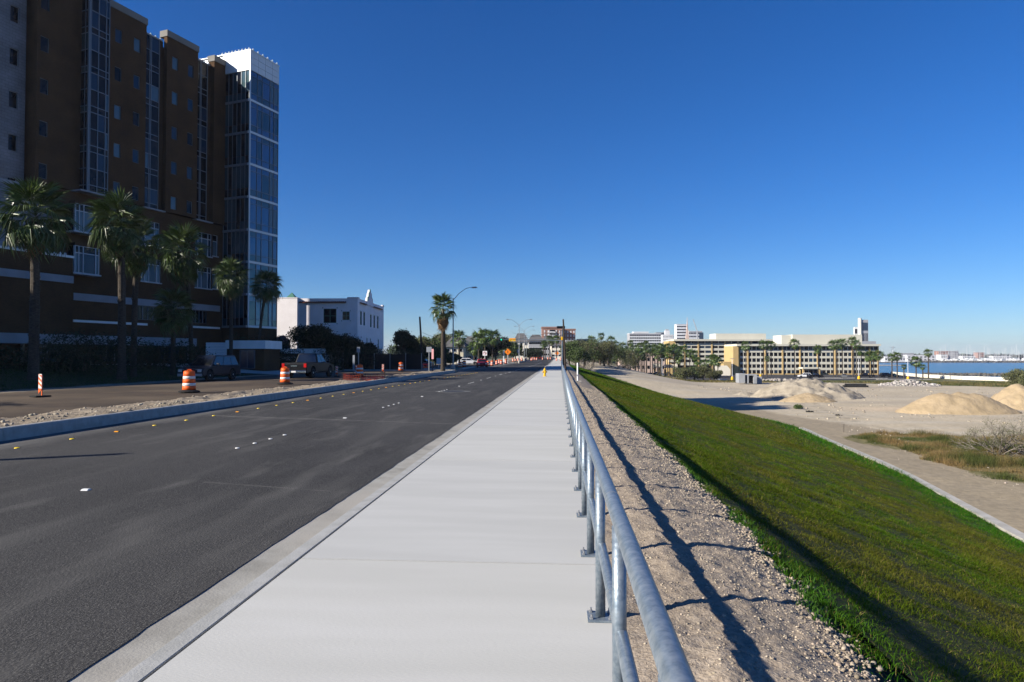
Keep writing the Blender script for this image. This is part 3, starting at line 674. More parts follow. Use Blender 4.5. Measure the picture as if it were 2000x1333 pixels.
# ================================================================== FOLIAGE
def clump_mesh(name, m, lobes, n, leaf, seed=1, col=(1, 1, 1), shell=.55):
    """many small leaf faces spread through ellipsoid lobes; lobes = (cx,cy,cz,rx,ry,rz)"""
    g = np.random.default_rng(seed); lob = np.array(lobes); vol = lob[:, 3] * lob[:, 4] * lob[:, 5]; idx = g.choice(len(lob), n, p=vol / vol.sum())
    d = g.normal(size=(n, 3)); d /= np.linalg.norm(d, axis=1)[:, None]
    r = (shell + (1 - shell) * g.random(n) ** .7) * (1 + .18 * g.normal(size=n))
    p = lob[idx, :3] + d * r[:, None] * lob[idx, 3:]
    a = g.normal(size=(n, 3)); a /= np.linalg.norm(a, axis=1)[:, None]; b = np.cross(a, g.normal(size=(n, 3))); b /= np.linalg.norm(b, axis=1)[:, None]
    s = leaf * (.5 + g.random(n))[:, None]
    V = np.stack([p - a * s, p + b * s * .45, p + a * s, p - b * s * .45], 1); Fc = np.arange(4 * n).reshape(n, 4)
    sh = (.55 + .9 * g.random(n))[:, None] * (.8 + .5 * fbm(p[:, 0] * 1.1 + 9, p[:, 2] * 1.1 + p[:, 1]))[:, None]
    return npmesh(name, V.reshape(-1, 3), Fc, m, np.repeat(np.array(col)[None] * sh, 4, 0))
def lobes(seed, w, h, z0, n=9, flat=.6):
    g = random.Random(seed); out = []
    for i in range(n):
        a = g.random() * 6.28; r = g.random() ** .6 * w * .62
        z = z0 + h * (.25 + .6 * g.random()) * (1 - .35 * (r / w))
        s = w * (.28 + .22 * g.random()); out.append((r * math.cos(a), r * math.sin(a), z, s, s, s * flat * (.8 + .4 * g.random())))
    return out
def limbs(seed, h, w, n=6, r=.2):
    g = random.Random(seed); m = MB(); top = h * .35
    m.tube([(0, 0, -.3), (.05 * h * g.uniform(-1, 1), .02 * h, top * .6), (0, 0, top)], [r * 1.25, r, r * .8], 8)
    for i in range(n):
        a = 6.28 * i / n + g.random(); q = w * (.35 + .3 * g.random())
        m.tube([(0, 0, top * .8), (q * .45 * math.cos(a), q * .45 * math.sin(a), h * .55), (q * math.cos(a), q * math.sin(a), h * (.7 + .2 * g.random()))], [r * .6, r * .35, r * .12], 6)
    return m
_tr = {}
def tree(name, label, px, d, w, h, m='leaf_dark', seed=1, dense=9000, leaf=.16, group=None, trunk=True, zb=None, cat='tree', z0=.28, flat=.7, at=None, nl=11):
    """w = crown radius, h = height"""
    x, y = XY(px, d) if at is None else at
    zb = float(zl_base(np.array(x), np.array(y))) if zb is None else zb
    t = thing(name, label, cat, (x, y, zb), seed * 1.3, group)
    key = (m, seed % 4, round(w / h, 1), dense, leaf, trunk)
    if key not in _tr:
        _tr[key] = (w, h, clump_mesh('crown', M[m], lobes(seed, w, h * (1 - z0), h * z0, nl, flat), dense, leaf, seed), limbs(seed, h, w, r=.035 * h).mesh('trunk', M['bark']) if trunk else None)
    w0, h0, cm, tm = _tr[key]; sc = (w / w0, w / w0, h / h0)
    put(cm, 'crown', t, None, None, sc)
    if tm: put(tm, 'trunk', t, None, None, sc)
    return t
def hedge(name, label, x0, x1, y0, y1, z0, z1, n, m='leaf_dark', leaf=.09, seed=3, cat='hedge', rotz=0):
    g = random.Random(seed); cx, cy = (x0 + x1) / 2, (y0 + y1) / 2
    t = thing(name, label, cat, (cx, cy, z0), rotz)
    lb = []; w, dp, h = (x1 - x0), (y1 - y0), z1 - z0; k = int(max(w, dp) / 1.1) + 2
    for i in range(k):
        u = (i + .5) / k - .5; px_, py_ = (u * w, g.uniform(-.1, .1) * dp) if w > dp else (g.uniform(-.1, .1) * w, u * dp)
        hh = h * g.uniform(.78, 1.02); lb.append((px_, py_, hh * .5, min(w, dp) * .55 + .3, min(w, dp) * .55 + .3, hh * .52))
    put(clump_mesh('foliage', M[m], lb, n, leaf, seed, shell=.7), 'foliage', t)
    inner = MB()
    for l in lb: inner.tube([(l[0], l[1], 0), (l[0] + .1, l[1], l[2])], [.04, .02], 5)
    inner.build('stem', M['bark'], t)
    return t

# ------------------------------------------------------------------ fan palms
def fan_leaf(m, col, pet=.75, rad=.95, nb=15, droop=.35, seed=0, seg=2, spread=80):
    g = random.Random(seed); V = []; Fc = []; C = []
    # petiole along +X, sagging
    q = [(0, -.02, 0), (0, .02, 0), (pet, -.014, -.05), (pet, .014, -.05)]; V += q; Fc.append((0, 1, 3, 2)); C += [.7] * 4
    for i in range(nb):
        a = R(-spread + 2 * spread * i / (nb - 1) + g.uniform(-3, 3)); L = rad * (1 - .22 * abs(a) / 1.4) * g.uniform(.85, 1.08)
        ca, sa = math.cos(a), math.sin(a); wd = L * math.tan(R(spread / (nb - 1))) * .95
        o = len(V); s = g.uniform(.7, 1.3)
        def pt(r, wv, z): return (pet + r * ca - wv * sa, r * sa + wv * ca, -.05 + z)
        z1 = -.06 * L * droop; z2 = -droop * L * (.5 + .4 * g.random())
        if seg == 2:
            V += [pt(0, 0, 0), pt(L * .55, -wd * .42, z1 + .02), pt(L * .55, wd * .42, z1 + .02), pt(L * .55, 0, z1 - .03), pt(L * .92, g.uniform(-.03, .03), z2)]
            Fc += [(o, o + 1, o + 3), (o, o + 3, o + 2), (o + 1, o + 4, o + 3), (o + 3, o + 4, o + 2)]; C += [s] * 5
        else:
            V += [pt(0, 0, 0), pt(L * .6, -wd * .5, z1), pt(L * .6, wd * .5, z1), pt(L * .95, 0, z2)]
            Fc += [(o, o + 1, o + 2), (o + 1, o + 3, o + 2)]; C += [s] * 4
    return V, Fc, C
def leaf_mesh(name, m, **k):
    V, Fc, C = fan_leaf(m, None, **k); me = bpy.data.meshes.new(name); me.from_pydata(V, [], Fc); me.materials.append(m)
    a = me.color_attributes.new('col', 'FLOAT_COLOR', 'POINT'); c = np.array(C); a.data.foreach_set('color', np.stack([c, c, c, c * 0 + 1], 1).astype(np.float32).ravel()); return me
LIVE = [leaf_mesh('frond', M['palm_leaf'], seed=i, droop=(.25, .5, .8, 1.0)[i]) for i in range(4)]
DEAD = [leaf_mesh('dead_frond', M['palm_dead'], seed=9 + i, rad=.8, droop=.9, nb=9, spread=45) for i in range(2)]
def frond_frames(n, seed, emin, emax, wind=(0, 0), bias=1.0):
    g = random.Random(seed); out = []
    for i in range(n):
        az = 2.399963 * i + g.uniform(-.3, .3); t = ((i + .5) / n) ** bias; el = R(emax + (emin - emax) * t + g.uniform(-8, 8))
        d = Vector((math.cos(az) * math.cos(el) + wind[0], math.sin(az) * math.cos(el) + wind[1], math.sin(el))).normalized()
        side = Vector((0, 0, 1)).cross(d); side = side.normalized() if side.length > .05 else Vector((math.cos(az + 1.57), math.sin(az + 1.57), 0))
        up = d.cross(side); rl = g.uniform(-.5, .5); s2 = side * math.cos(rl) + up * math.sin(rl); u2 = d.cross(s2)
        out.append((Matrix((d, s2, u2)).transposed().to_4x4(), g.uniform(.8, 1.15)))
    return out
def trunk_mesh(h, r0, r1, lean=(0, 0), boots=0, seed=0, n=10):
    g = random.Random(seed); m = MB(); k = 14; pts = []; rad = []
    for i in range(k + 1):
        t = i / k; pts.append((lean[0] * t * t, lean[1] * t * t, -.3 + (h + .3) * t)); rad.append((r0 * 1.35 if i == 0 else r0 + (r1 - r0) * t) * g.uniform(.94, 1.06))
    m.tube(pts, rad, n)
    for i in range(boots):       # cut leaf bases
        t = 1 - .45 * g.random() ** 1.5 if boots < 60 else 1 - .9 * g.random(); a = g.random() * 6.28; z = -.3 + (h + .3) * t; r = r0 + (r1 - r0) * t
        cx, cy = lean[0] * t * t, lean[1] * t * t; c, s = math.cos(a), math.sin(a)
        p0 = Vector((cx + r * .9 * c, cy + r * .9 * s, z - .12)); p1 = Vector((cx + (r + .09) * c, cy + (r + .09) * s, z + .1))
        w_ = Vector((-s, c, 0)) * .05
        m.add([p0 - w_, p0 + w_, p1 + w_ * .7, p1 - w_ * .7, p1 + Vector((0, 0, .04)) - w_ * .7 - Vector((c, s, 0)) * .05, p1 + Vector((0, 0, .04)) + w_ * .7 - Vector((c, s, 0)) * .05], [(0, 1, 2, 3), (3, 2, 5, 4)])
    return m
def near_palm(label, px, d, h, cr, nlive=46, ndead=16, r0=.24, r1=.17, lean=(0, 0), seed=1, emin=-62, wind=(-.18, .0), zb=None, boots=26, cat='palm tree'):
    x, y = XY(px, d); x -= lean[0] * 0; zb = float(zl_base(np.array(x), np.array(y))) if zb is None else zb
    nlive = int(nlive * 1.45); t = thing('palm_tree', label, cat, (x, y, zb), 0, 'fan palms along the left roadside')
    trunk_mesh(h, r0, r1, lean, boots, seed).build('trunk', M['palm_trunk'], t)
    s = cr * 1.12 / 1.7; top = Vector((lean[0], lean[1], h - .05)); g = random.Random(seed)
    for i, (mx, k) in enumerate(frond_frames(nlive, seed, emin, 78, wind)):
        o = put(LIVE[min(3, int(i / nlive * 4))] if g.random() < .8 else LIVE[g.randrange(4)], 'frond', t)
        o.matrix_local = Matrix.Translation(top + Vector((0, 0, .5 * s * (1 - i / nlive)))) @ mx @ Matrix.Scale(s * k, 4)
    for i, (mx, k) in enumerate(frond_frames(ndead, seed + 50, -86, -58, wind)):
        o = put(DEAD[i % 2], 'dead_frond', t); o.matrix_local = Matrix.Translation(top + Vector((0, 0, (-.25 if ndead < 60 else -.15 - .55 * (i / 80)) * s * (i / max(1, ndead))))) @ mx @ Matrix.Scale(s * k * (.85 if ndead < 60 else 1.15), 4)
    return t
def far_crown(seed, n=34, nd=10, emin=-60, wind=(-.1, 0), seg=1):
    V = []; Fc = []; C = []; 
    for (mx, k) in frond_frames(n, seed, emin, 80, wind):
        v, f, c = fan_leaf(None, None, seed=seed, nb=9, seg=1, droop=.6); o = len(V); V += [tuple(mx @ Vector(p) * k) for p in v]; Fc += [tuple(i + o for i in q) for q in f]; C += [x for x in c]
    me = bpy.data.meshes.new('crown'); me.from_pydata(V, [], Fc); me.materials.append(M['palm_leaf'])
    a = me.color_attributes.new('col', 'FLOAT_COLOR', 'POINT'); c = np.array(C) * 1.0; a.data.foreach_set('color', np.stack([c, c, c, c * 0 + 1], 1).astype(np.float32).ravel())
    m2 = MB()
    for (mx, k) in frond_frames(nd, seed + 3, -88, -62):
        v, f, c = fan_leaf(None, None, seed=seed, nb=5, seg=1, droop=.8, rad=.7, spread=30); m2.add([mx @ Vector(p) * k * .8 - Vector((0, 0, .2)) for p in v], f)
    return me, m2.mesh('dead_skirt', M['palm_dead'])
FC = [far_crown(i) for i in range(4)]
FT = [trunk_mesh(1.0, 1, .75, n=7, seed=i).mesh('trunk', M['palm_trunk']) for i in range(3)]
def far_palm(label, px, d, ztop_py, zb, cr=1.9, group=None, seed=0, r=.2, skirt=True):
    """stands at px, distance d, on ground height zb; ztop_py = pixel row of the crown top, which gives its height"""
    cr *= 1.2; x, y = XY(px, d); top = P(px, ztop_py, d).z; h = top - zb - cr * .55
    t = thing('palm_tree', label, 'palm tree', (x, y, zb), 0, group)
    put(FT[seed % 3], 'trunk', t, None, None, (r, r, h)); me, sk = FC[seed % 4]; s = cr / 1.7
    a = seed * 1.1; put(me, 'crown', t, (0, 0, h), (0, 0, a), (s, s, s))
    if skirt: put(sk, 'dead_skirt', t, (0, 0, h), (0, 0, a), (s, s, s))
    return t
# near palms in front of the hospital
near_palm('tall fan palm with the widest crown, before the brick podium at the left edge', 66, 41.5, 9.6, 2.25, 52, 10, .30, .22, (0, 0), 1, -55, (-.1, 0), boots=70)
near_palm('tall windblown palm with the highest crown and rough grey trunk', 238, 47.0, 10.4, 2.1, 56, 14, .27, .2, (-.2, 0), 2, -72, (-.35, -.1), boots=70)
near_palm('palm with reddish bare trunk just behind the tallest windblown palm', 261, 50.0, 9.4, 1.9, 40, 16, .22, .17, (.15, 0), 3, -70, (-.1, 0))
near_palm('slim trunked windblown palm with shaggy yellow green crown', 374, 57, 9.9, 2.2, 54, 14, .19, .15, (-.5, -.2), 4, -75, (-.4, -.1), boots=14)
near_palm('short young palm under the shaggy crowned one', 338, 55, 4.9, 1.75, 44, 4, .2, .17, (0, 0), 5, -45, (0, 0))
near_palm('dark palm in full shade against the glass stair tower', 451, 69, 9.0, 1.85, 46, 12, .2, .16, (0, 0), 6, -65, (-.1, 0), boots=10)
near_palm('thin leaning palm at the right corner of the glass tower', 504, 75, 8.9, 1.75, 40, 6, .17, .13, (.75, .3), 7, -50, (0, 0), boots=8)
near_palm('lone palm with hanging brown skirt beside the street lamp', 865, 79, 7.0, 1.6, 34, 80, .26, .18, (0, 0), 8, -42, (0, 0), zb=.12, boots=12)

# ================================================================== HOSPITAL
# facade turned 17.3 degrees from the road; local x runs along the facade away from the camera, local y into the building
_ax = math.atan2(.955, .297)
_O = P(217, 697, 74); HO = Vector((_O.x, _O.y, 0)); _U = Vector((.297, .955, 0)).normalized(); _N = Vector((-.955, .297, 0)).normalized()
M['coping_stone'] = mat('coping_stone', (.22, .21, .19), (.18, .17, .155), .6, .85)
hosp = thing('hospital_building', 'eight storey brown brick hospital with tall glass bays and a glass corner tower', 'building', HO, math.atan2(_U.y, _U.x))
def fu(px, y=0.0):
    v = ray(px, 697); v = Vector((v.x, v.y, 0)); a = HO + _N * y
    den = v.x * _U.y - v.y * _U.x; t = (a.x * _U.y - a.y * _U.x) / den; q = v * t; return (q - a).dot(_U)
def fz(px, py, y=0.0):
    u = fu(px, y); q = HO + _N * y + _U * u; d = q.dot(_fh); return P(px, py, d).z
GZ = .6; TOP = 39.6; DEP = 17
def hbox(name, m, u0, u1, y0, y1, z0, z1, parent=hosp): return MB().box(u0, u1, y0, y1, z0, z1).build(name, M[m], parent)
# column edges along the facade
uL = fu(63); b0, b1 = fu(132), fu(190); c0, c1 = fu(275), fu(308); d0, d1 = fu(378), fu(403); uR = fu(433)
ST = 4.2; RZ = [36.8 - ST * k for k in range(5)]
def wall_with_holes(name, u0, u1, y, z0, z1, holes, m, th=.35, parent=hosp):
    """brick wall facing the street with real openings; holes = (u0,u1,z0,z1)"""
    us = sorted({u0, u1} | {h[0] for h in holes} | {h[1] for h in holes}); zs = sorted({z0, z1} | {h[2] for h in holes} | {h[3] for h in holes}); b = MB()
    def inside(cu, cz): return any(h[0] < cu < h[1] and h[2] < cz < h[3] for h in holes)
    for i in range(len(us) - 1):
        j = 0
        while j < len(zs) - 1:
            if inside((us[i] + us[i + 1]) / 2, (zs[j] + zs[j + 1]) / 2): j += 1; continue
            k = j
            while k + 1 < len(zs) - 1 and not inside((us[i] + us[i + 1]) / 2, (zs[k + 1] + zs[k + 2]) / 2): k += 1
            b.box(us[i], us[i + 1], y, y + th, zs[j], zs[k + 1]); j = k + 1
    return b.build(name, M[m], parent)
G_GLASS = ['glass_dark', 'glass_dark', 'glass_blue', 'blind']
def window(u0, u1, y, z0, z1, cols, rows, parent=hosp, fr='mullion', fw=.06, gl=None, seed=0, depth=.16):
    """framed window: frame with mullions, each pane a sub-part; rows/cols = fractions"""
    g = random.Random(seed); f = MB(); W_ = u1 - u0; H = z1 - z0
    cu = [u0 + W_ * t for t in cols]; cz = [z0 + H * t for t in rows]
    for i, u in enumerate(cu):
        o = 0 if 0 < i < len(cu) - 1 else .001
        f.box(u - fw / 2, u + fw / 2, y - .05 - o, y + depth, z0, z1)
    for i in range(len(cu) - 1):
        for z in cz: f.box(cu[i] + fw / 2, cu[i + 1] - fw / 2, y - .045, y + depth, max(z0, z - fw / 2), min(z1, z + fw / 2))
    fo = f.build('window', M[fr], parent)
    for i in range(len(cu) - 1):
        for j in range(len(cz) - 1):
            m = gl(g, i, j) if gl else g.choice(G_GLASS)
            piece('pane', M[m], cu[i] + fw / 2, cu[i + 1] - fw / 2, y + .02, y + .04, cz[j] + fw / 2, cz[j + 1] - fw / 2, fo)
    return fo
# body behind the facade
hbox('building_core', 'brick', uL + .3, uR + 1.0, .9, DEP, GZ - 1, TOP - .9)
LZ = 18.8
# piers with punched windows
def pier(u0, u1, y, z0, z1, wins, coping=True, gm=None):
    hs_ = [(u - .42, u + .42, z - .75, z + .75) for u, z in wins]
    wall_with_holes('brick_pier', u0, u1, y, z0, z1, hs_, 'brick', .9 if not wins else .5)
    for k, h in enumerate(hs_):
        window(h[0], h[1], y + .12, h[2], h[3], (0, 1), (0, 1), seed=k + int(u0 * 10), fw=.09, gl=lambda g, i, j: gm or g.choice(['glass_blue', 'glass_blue', 'glass_dark', 'blind']))
    if coping: hbox('coping', 'coping_stone', u0 - .08, u1 + .08, y - .1, y + 1.1, z1, z1 + .75)
us1, us2, us3, us4 = fu(219), fu(256), fu(331.5), fu(362.5)
zlow = 5.6
pier(uL, b0 + .02, 0, LZ - 0, TOP + 4, [(fu(78), z) for z in RZ], False, 'glass_dark')
pier(b1 + .15, c0 - .05, -.35, LZ, TOP, [(us1, z) for z in RZ] + [(us2, z) for z in RZ])
pier(c1 + .5, d0 - .1, -.35, LZ, TOP, [(us3, z) for z in RZ] + [(us4, z) for z in RZ])
pier(d1 + .5, uR, -.35, LZ, TOP, [])
hbox('brick_return', 'brick', c1 + .02, c1 + .498, .3, .9, LZ, TOP - .6); hbox('brick_return', 'brick', d1 + .02, d1 + .498, .3, .9, LZ, TOP - .6)
hbox('coping', 'stone_band', c0 - .03, c1 + .4, .25, 1.0, TOP - .6, TOP - .45); hbox('coping', 'stone_band', d0 - .08, d1 + .4, .25, 1.0, TOP - .6, TOP - .45)
# small roof-edge lights
rl = MB().lathe([(.10, 0), (.13, .12), (.06, .28), (.01, .3)], 6).mesh('roof_light', M['metal_panel'])
for k in range(26):
    u = b1 + .5 + k * (uR - b1 - .7) / 25.0; inr = (c0 < u < c1 + .4) or (d0 < u < d1 + .4); put(rl, 'roof_light', hosp, (u, .1 if not inr else .5, TOP + (.75 if not inr else -.45)))
def storey_rows(z0, z1):
    n = round((z1 - z0) / ST); out = []
    for k in range(n):
        b = z0 + (z1 - z0) * k / n; s = (z1 - z0) / n; out += [b, b + s * .16, b + s * .58]
    out.append(z1); return [(z - z0) / (z1 - z0) for z in out]
def gl_tall(g, i, j): return g.choice(['glass_dark', 'glass_dark', 'glass_dark', 'glass_blue', 'blind']) if j % 3 == 1 else ('glass_dark' if j % 3 == 0 else g.choice(['glass_dark', 'glass_dark', 'glass_blue']))
# projecting glass bay (first column) and two flush glass columns
BY = -1.15
window(b0 + 1.0, b1, BY, LZ, TOP + 4, (0, .08, .46, .84, 1), storey_rows(LZ, TOP + 4), fw=.085, gl=gl_tall, seed=11)
bs = MB(); rr = storey_rows(LZ, TOP + 4); H_ = TOP + 4 - LZ
bsid = thing('bay_side', None, None); bsid.parent = hosp
for j in range(len(rr) - 1):
    z_a, z_b = LZ + H_ * rr[j], LZ + H_ * rr[j + 1]
    piece('pane', M[random.choice(['glass_dark', 'glass_dark', 'glass_teal'])], b0 + 1.02, b0 + 1.05, BY + .07, .0, z_a + .05, z_b - .05, bsid)
    bs.box(b0 + .98, b0 + 1.06, BY + .06, .02, z_a - .04, z_a + .04)
bs.box(b0 + .97, b0 + 1.05, -.62, -.55, LZ, TOP + 4); bs.build('mullion', M['mullion'], bsid)
hbox('corner_post', 'mullion', b0 + .93, b0 + 1.07, BY - .08, BY + .06, LZ, TOP + 4)
hbox('sill', 'stone_band', b0 + .2, b1 + .1, BY - .12, .3, LZ - .16, LZ)
hbox('bay_back', 'brick', b0 + .02, b1 + .15, .05, .9, LZ, TOP + 4)
window(c0, c1, .32, LZ, TOP - .6, (0, .43, .52, 1), storey_rows(LZ, TOP - .6), fw=.085, gl=gl_tall, seed=12)
window(d0, d1, .32, LZ, TOP - .6, (0, .43, .52, 1), storey_rows(LZ, TOP - .6), fw=.085, gl=gl_tall, seed=13)
hbox('sill', 'stone_band', c0 - .1, c1 + .5, -.42, .3, LZ - .16, LZ - .002); hbox('sill', 'stone_band', d0 - .1, d1 + .5, -.42, .3, LZ - .16, LZ - .002)
# lower storeys: flat wall with openings
low = [(c0 - 1.0, c1 + .0, 14.4, 17.3), (c0 - .2, c1 + .2, 10.3, 13.0), (d0 - 0, d1 + .6, 14.4, 17.3), (d0, d1 + .6, 10.3, 13.0), (fu(337), fu(347), 14.6, 17.4), (fu(412), fu(422), 14.6, 17.3), (fu(412), fu(422), 10.4, 13.0),
       (fu(267), fu(308), 5.9, 7.45), (fu(374), fu(402), 5.9, 7.45)]
wall_with_holes('brick_wall', uL, uR, -.1, GZ - 1, LZ - .17, low, 'brick', .9)
def gl_low(g, i, j): return 'glass_dark' if j == 1 else g.choice(['blind', 'blind', 'glass_blue'])
for k, h in enumerate(low[:4]):
    window(h[0], h[1], .05, h[2], h[3], (0, .2, .42, .8, 1), (0, .75, 1), fw=.09, seed=20 + k, gl=gl_low, fr='frame_pale')
    hbox('sill', 'frame_pale', h[0] - .1, h[1] + .1, -.22, .0, h[2] - .12, h[2] - .001)
for k, h in enumerate(low[4:7]): window(h[0], h[1], .05, h[2], h[3], (0, 1), (0, .7, 1), fw=.09, seed=30 + k, gl=gl_low, fr='frame_pale'); hbox('sill', 'frame_pale', h[0] - .1, h[1] + .1, -.22, .0, h[2] - .12, h[2] - .001)
for k, h in enumerate(low[7:]): window(h[0], h[1], .05, h[2], h[3], (0, .25, .5, .75, 1), (0, 1), fw=.07, seed=40 + k, gl=lambda g, i, j: 'glass_dark')
# two big projecting picture windows at the left
u0, u1 = fu(143, -1.0), fu(190, -1.0)
for k, (za, zb_) in enumerate(((14.5, 17.3), (10.25, 13.0))):
    hbox('bay_box', 'brick', u0 + .1, u1 - .02, -.9, -.102, za, zb_)
    window(u0, u1, -1.0, za, zb_, (0, .16, .34, .86, 1), (0, .74, 1), fw=.09, seed=50 + k, gl=gl_low, fr='frame_pale')
    hbox('sill', 'frame_pale', u0 - .3, u1 + .15, -1.25, -.1, za - .16, za - .002); hbox('brick_head', 'brick', u0, u1, -1.0, -.102, zb_, zb_ + .3)
    sd = thing('bay_side', None, None); sd.parent = hosp
    for q in range(3): piece('pane', M['glass_dark'], u0 - .03, u0 - .005, -.95 + .29 * q, -.68 + .29 * q, za + .05, zb_ - .05, sd)
# stone bands
hbox('stone_band', 'stone_band', fu(140), fu(427), -.16, -.101, 7.5, 8.25)
hbox('stone_band', 'white_paint', fu(140), fu(285), -.2, -.101, 5.25, 5.5)
hbox('stone_band', 'white_paint', fu(350), fu(427), -.2, -.101, 5.25, 5.5)
# podium with brick wall, band and cap, left of the main front
PY = -3.0; pu = fu(140, PY); pl_ = fu(-330, PY); pzt = fz(140, 505, PY)
hbox('podium_wall', 'brick', pl_, pu, PY, -.102, GZ - 1, pzt)
hbox('coping', 'white_paint', pl_ - .05, pu + .06, PY - .08, -.103, pzt, pzt + .22)
z_a, z_b = fz(140, 554, PY), fz(140, 540, PY); hbox('stone_band', 'stone_band', pl_, pu + .05, PY - .06, PY - .001, z_a, z_b)
for k in range(4): put(rl, 'planter_ball', hosp, (pu - .6 - .5 * k, PY + .3, pzt + .22))
# white brick volumes at the far left
WY = 1.6; wu = uL - .02; 
wl = fu(-28, WY)
whs = [(fu(18, WY) - .42, fu(18, WY) + .42, z - .8, z + .8) for z in [fz(18, 28, WY) - ST * k for k in range(-2, 5)]]
wall_with_holes('white_brick_wall', wl, wu, WY, pzt, TOP + 6, whs, 'white_brick', .5)
for k, h in enumerate(whs): window(h[0], h[1], WY + .15, h[2], h[3], (0, 1), (0, 1), fw=.08, seed=60 + k, gl=lambda g, i, j: 'glass_dark', fr='steel_grey')
hbox('white_core', 'white_brick', wl, uL + .28, WY + .5, DEP, GZ, TOP + 5)
LY = -1.4; lu = fu(95, LY); lz = fz(95, 378, LY)
hbox('white_block', 'white_brick', pl_ + 1, lu, LY, WY - .01, pzt, lz); hbox('coping', 'stone_band', pl_ + .9, lu + .05, LY - .06, WY - .012, lz, lz + .35)
# unseen wing added on the left, its height set to shade the lawn
s1, s0 = pl_ - .1, pl_ - 52
hbox('unseen_south_wing', 'brick', s0, s1, -3.5, 16, GZ - 1, 21)
hbox('coping', 'stone_band', s0 - .1, s1 + .06, -3.6, 16.1, 21, 21.5)
for k in range(12):
    for j in range(4): window(s0 + 2 + 4.1 * k, s0 + 4 + 4.1 * k, -3.62, 3 + 4.2 * j, 5 + 4.2 * j, (0, 1), (0, 1), fw=.08, seed=k, depth=.1)
# ground floor canopy
CY = -4.2; k0, k1 = fu(-60, CY), fu(384, CY)
hbox('canopy', 'stone_band', k0, k1, CY, CY + 1.19, fz(384, 677, CY), fz(384, 666, CY) + .25)
hbox('canopy_roof', 'stone_band', pu + .1, k1 - .05, CY + 1.192, -.105, fz(384, 677, CY) + .1, fz(384, 666, CY))
for k in range(7):
    u = k0 + (k1 - k0) * (k + .5) / 7; hbox('canopy_post', 'brick', u - .25, u + .25, CY + .1, CY + .6, GZ - 1, fz(384, 677, CY))
for px_ in (22, 70, 205, 320, 352):
    u = fu(px_, -.15); window(u - 1.0, u + 1.0, -.3 if px_ > 140 else PY - .12, 1.2, 3.0, (0, .5, 1), (0, 1), fw=.08, seed=px_, gl=lambda g, i, j: 'glass_blue', fr='steel_grey')
# glass corner tower
Cx = fu(484, -4.4); yC = -4.4; TT = fz(484, 99, yC); tw = 5.3; tu0 = Cx; tu1 = Cx + tw
PZ = fz(484, 137, yC)
bandz = [fz(484, v, yC) for v in (197, 259.5, 322, 386, 450.6, 513.6, 577, 640)]
hbox('tower_core', 'brick', tu0 + .5, tu1 - .4, yC + .5, 4, GZ - 1, PZ)
# street side (facing the road) is the long face along x; the face towards the camera is at x = tu0
# metal parapet panels
def panel_grid(axis, a0, a1, fixed, cols, z0, z1, rows, m='metal_panel', gap=.03, th=.1):
    for i in range(cols):
        for j in range(rows):
            p0, p1 = a0 + (a1 - a0) * i / cols + gap, a0 + (a1 - a0) * (i + 1) / cols; q0, q1 = z0 + (z1 - z0) * j / rows + gap, z0 + (z1 - z0) * (j + 1) / rows
            if axis == 'u': piece('metal_panel', M[m], p0, p1, fixed - th, fixed, q0, q1, hosp)
            else: piece('metal_panel', M[m], fixed - th, fixed, p0, p1, q0, q1, hosp)
panel_grid('u', tu0, tu1, yC, 4, PZ, TT, 3); panel_grid('v', yC, -.1, tu0, 5, PZ, TT, 3)
hbox('parapet_core', 'steel_grey', tu0 + .001, tu1, yC + .001, 4, PZ, TT - .02)
hbox('tower_coping', 'metal_panel', tu0 - .16, tu1 + .05, yC - .16, 4, TT, TT + .12)
for k in range(9): put(rl, 'roof_light', hosp, (tu0 - .05, yC + .2 + .55 * k, TT + .12)); 
for k in range(6): put(rl, 'roof_light', hosp, (tu0 + .9 * k + .4, yC - .05, TT + .12))
zz = [PZ] + bandz
for s in range(len(zz) - 1):
    zt, zb_ = zz[s], zz[s + 1]; h = zt - zb_ - .35
    hbox('floor_band', 'metal_panel' if s < 9 else 'mullion', tu0 - .07, tu1, yC - .07, yC + .3, zb_, zb_ + .28)
    hbox('floor_band', 'mullion', tu0 - .07, tu0 + .3, yC + .301, -.12, zb_, zb_ + .28)
    window(tu0, tu1, yC, zb_ + .28, zt - .0, (0, .25, .42, .70, .84, 1), (0, .22, .82, 1), fw=.07, seed=70 + s, gl=lambda g, i, j: g.choice(['tower_blue', 'tower_blue', 'tower_teal', 'blind'] if i > 2 else ['tower_blue', 'tower_teal', 'tower_blue']))
    sd = MB(); cols = 6; zl_, zh_ = zb_ + .28, zt; grp_ = thing('glazed_side', None, None); grp_.parent = hosp
    for i in range(cols):
        a, b = yC + .04 + (4.3 - .15) * i / cols, yC + .04 + (4.3 - .15) * (i + 1) / cols
        for (q0, q1) in ((0, .25), (.25, 1)):
            piece('pane', M[random.choice(['tower_teal', 'glass_dark', 'glass_dark', 'tower_teal'])], tu0 + .02, tu0 + .04, a + .03, b - .03, zl_ + (zh_ - zl_) * q0 + .03, zl_ + (zh_ - zl_) * q1 - .03, grp_)
        sd.box(tu0 - .05, tu0 + .1, b - .03, b + .03, zl_, zh_)
    sd.build('mullion', M['mullion'], grp_)
hbox('corner_post', 'metal_panel', tu0 - .12, tu0 + .02, yC - .12, yC + .02, bandz[-1], TT)
hbox('end_wall', 'mullion', tu1, tu1 + .1, yC, 4, GZ, TT)
hbox('tower_base', 'brick', tu0 - .02, tu1, yC - .02, 3, GZ - 1, bandz[-1])

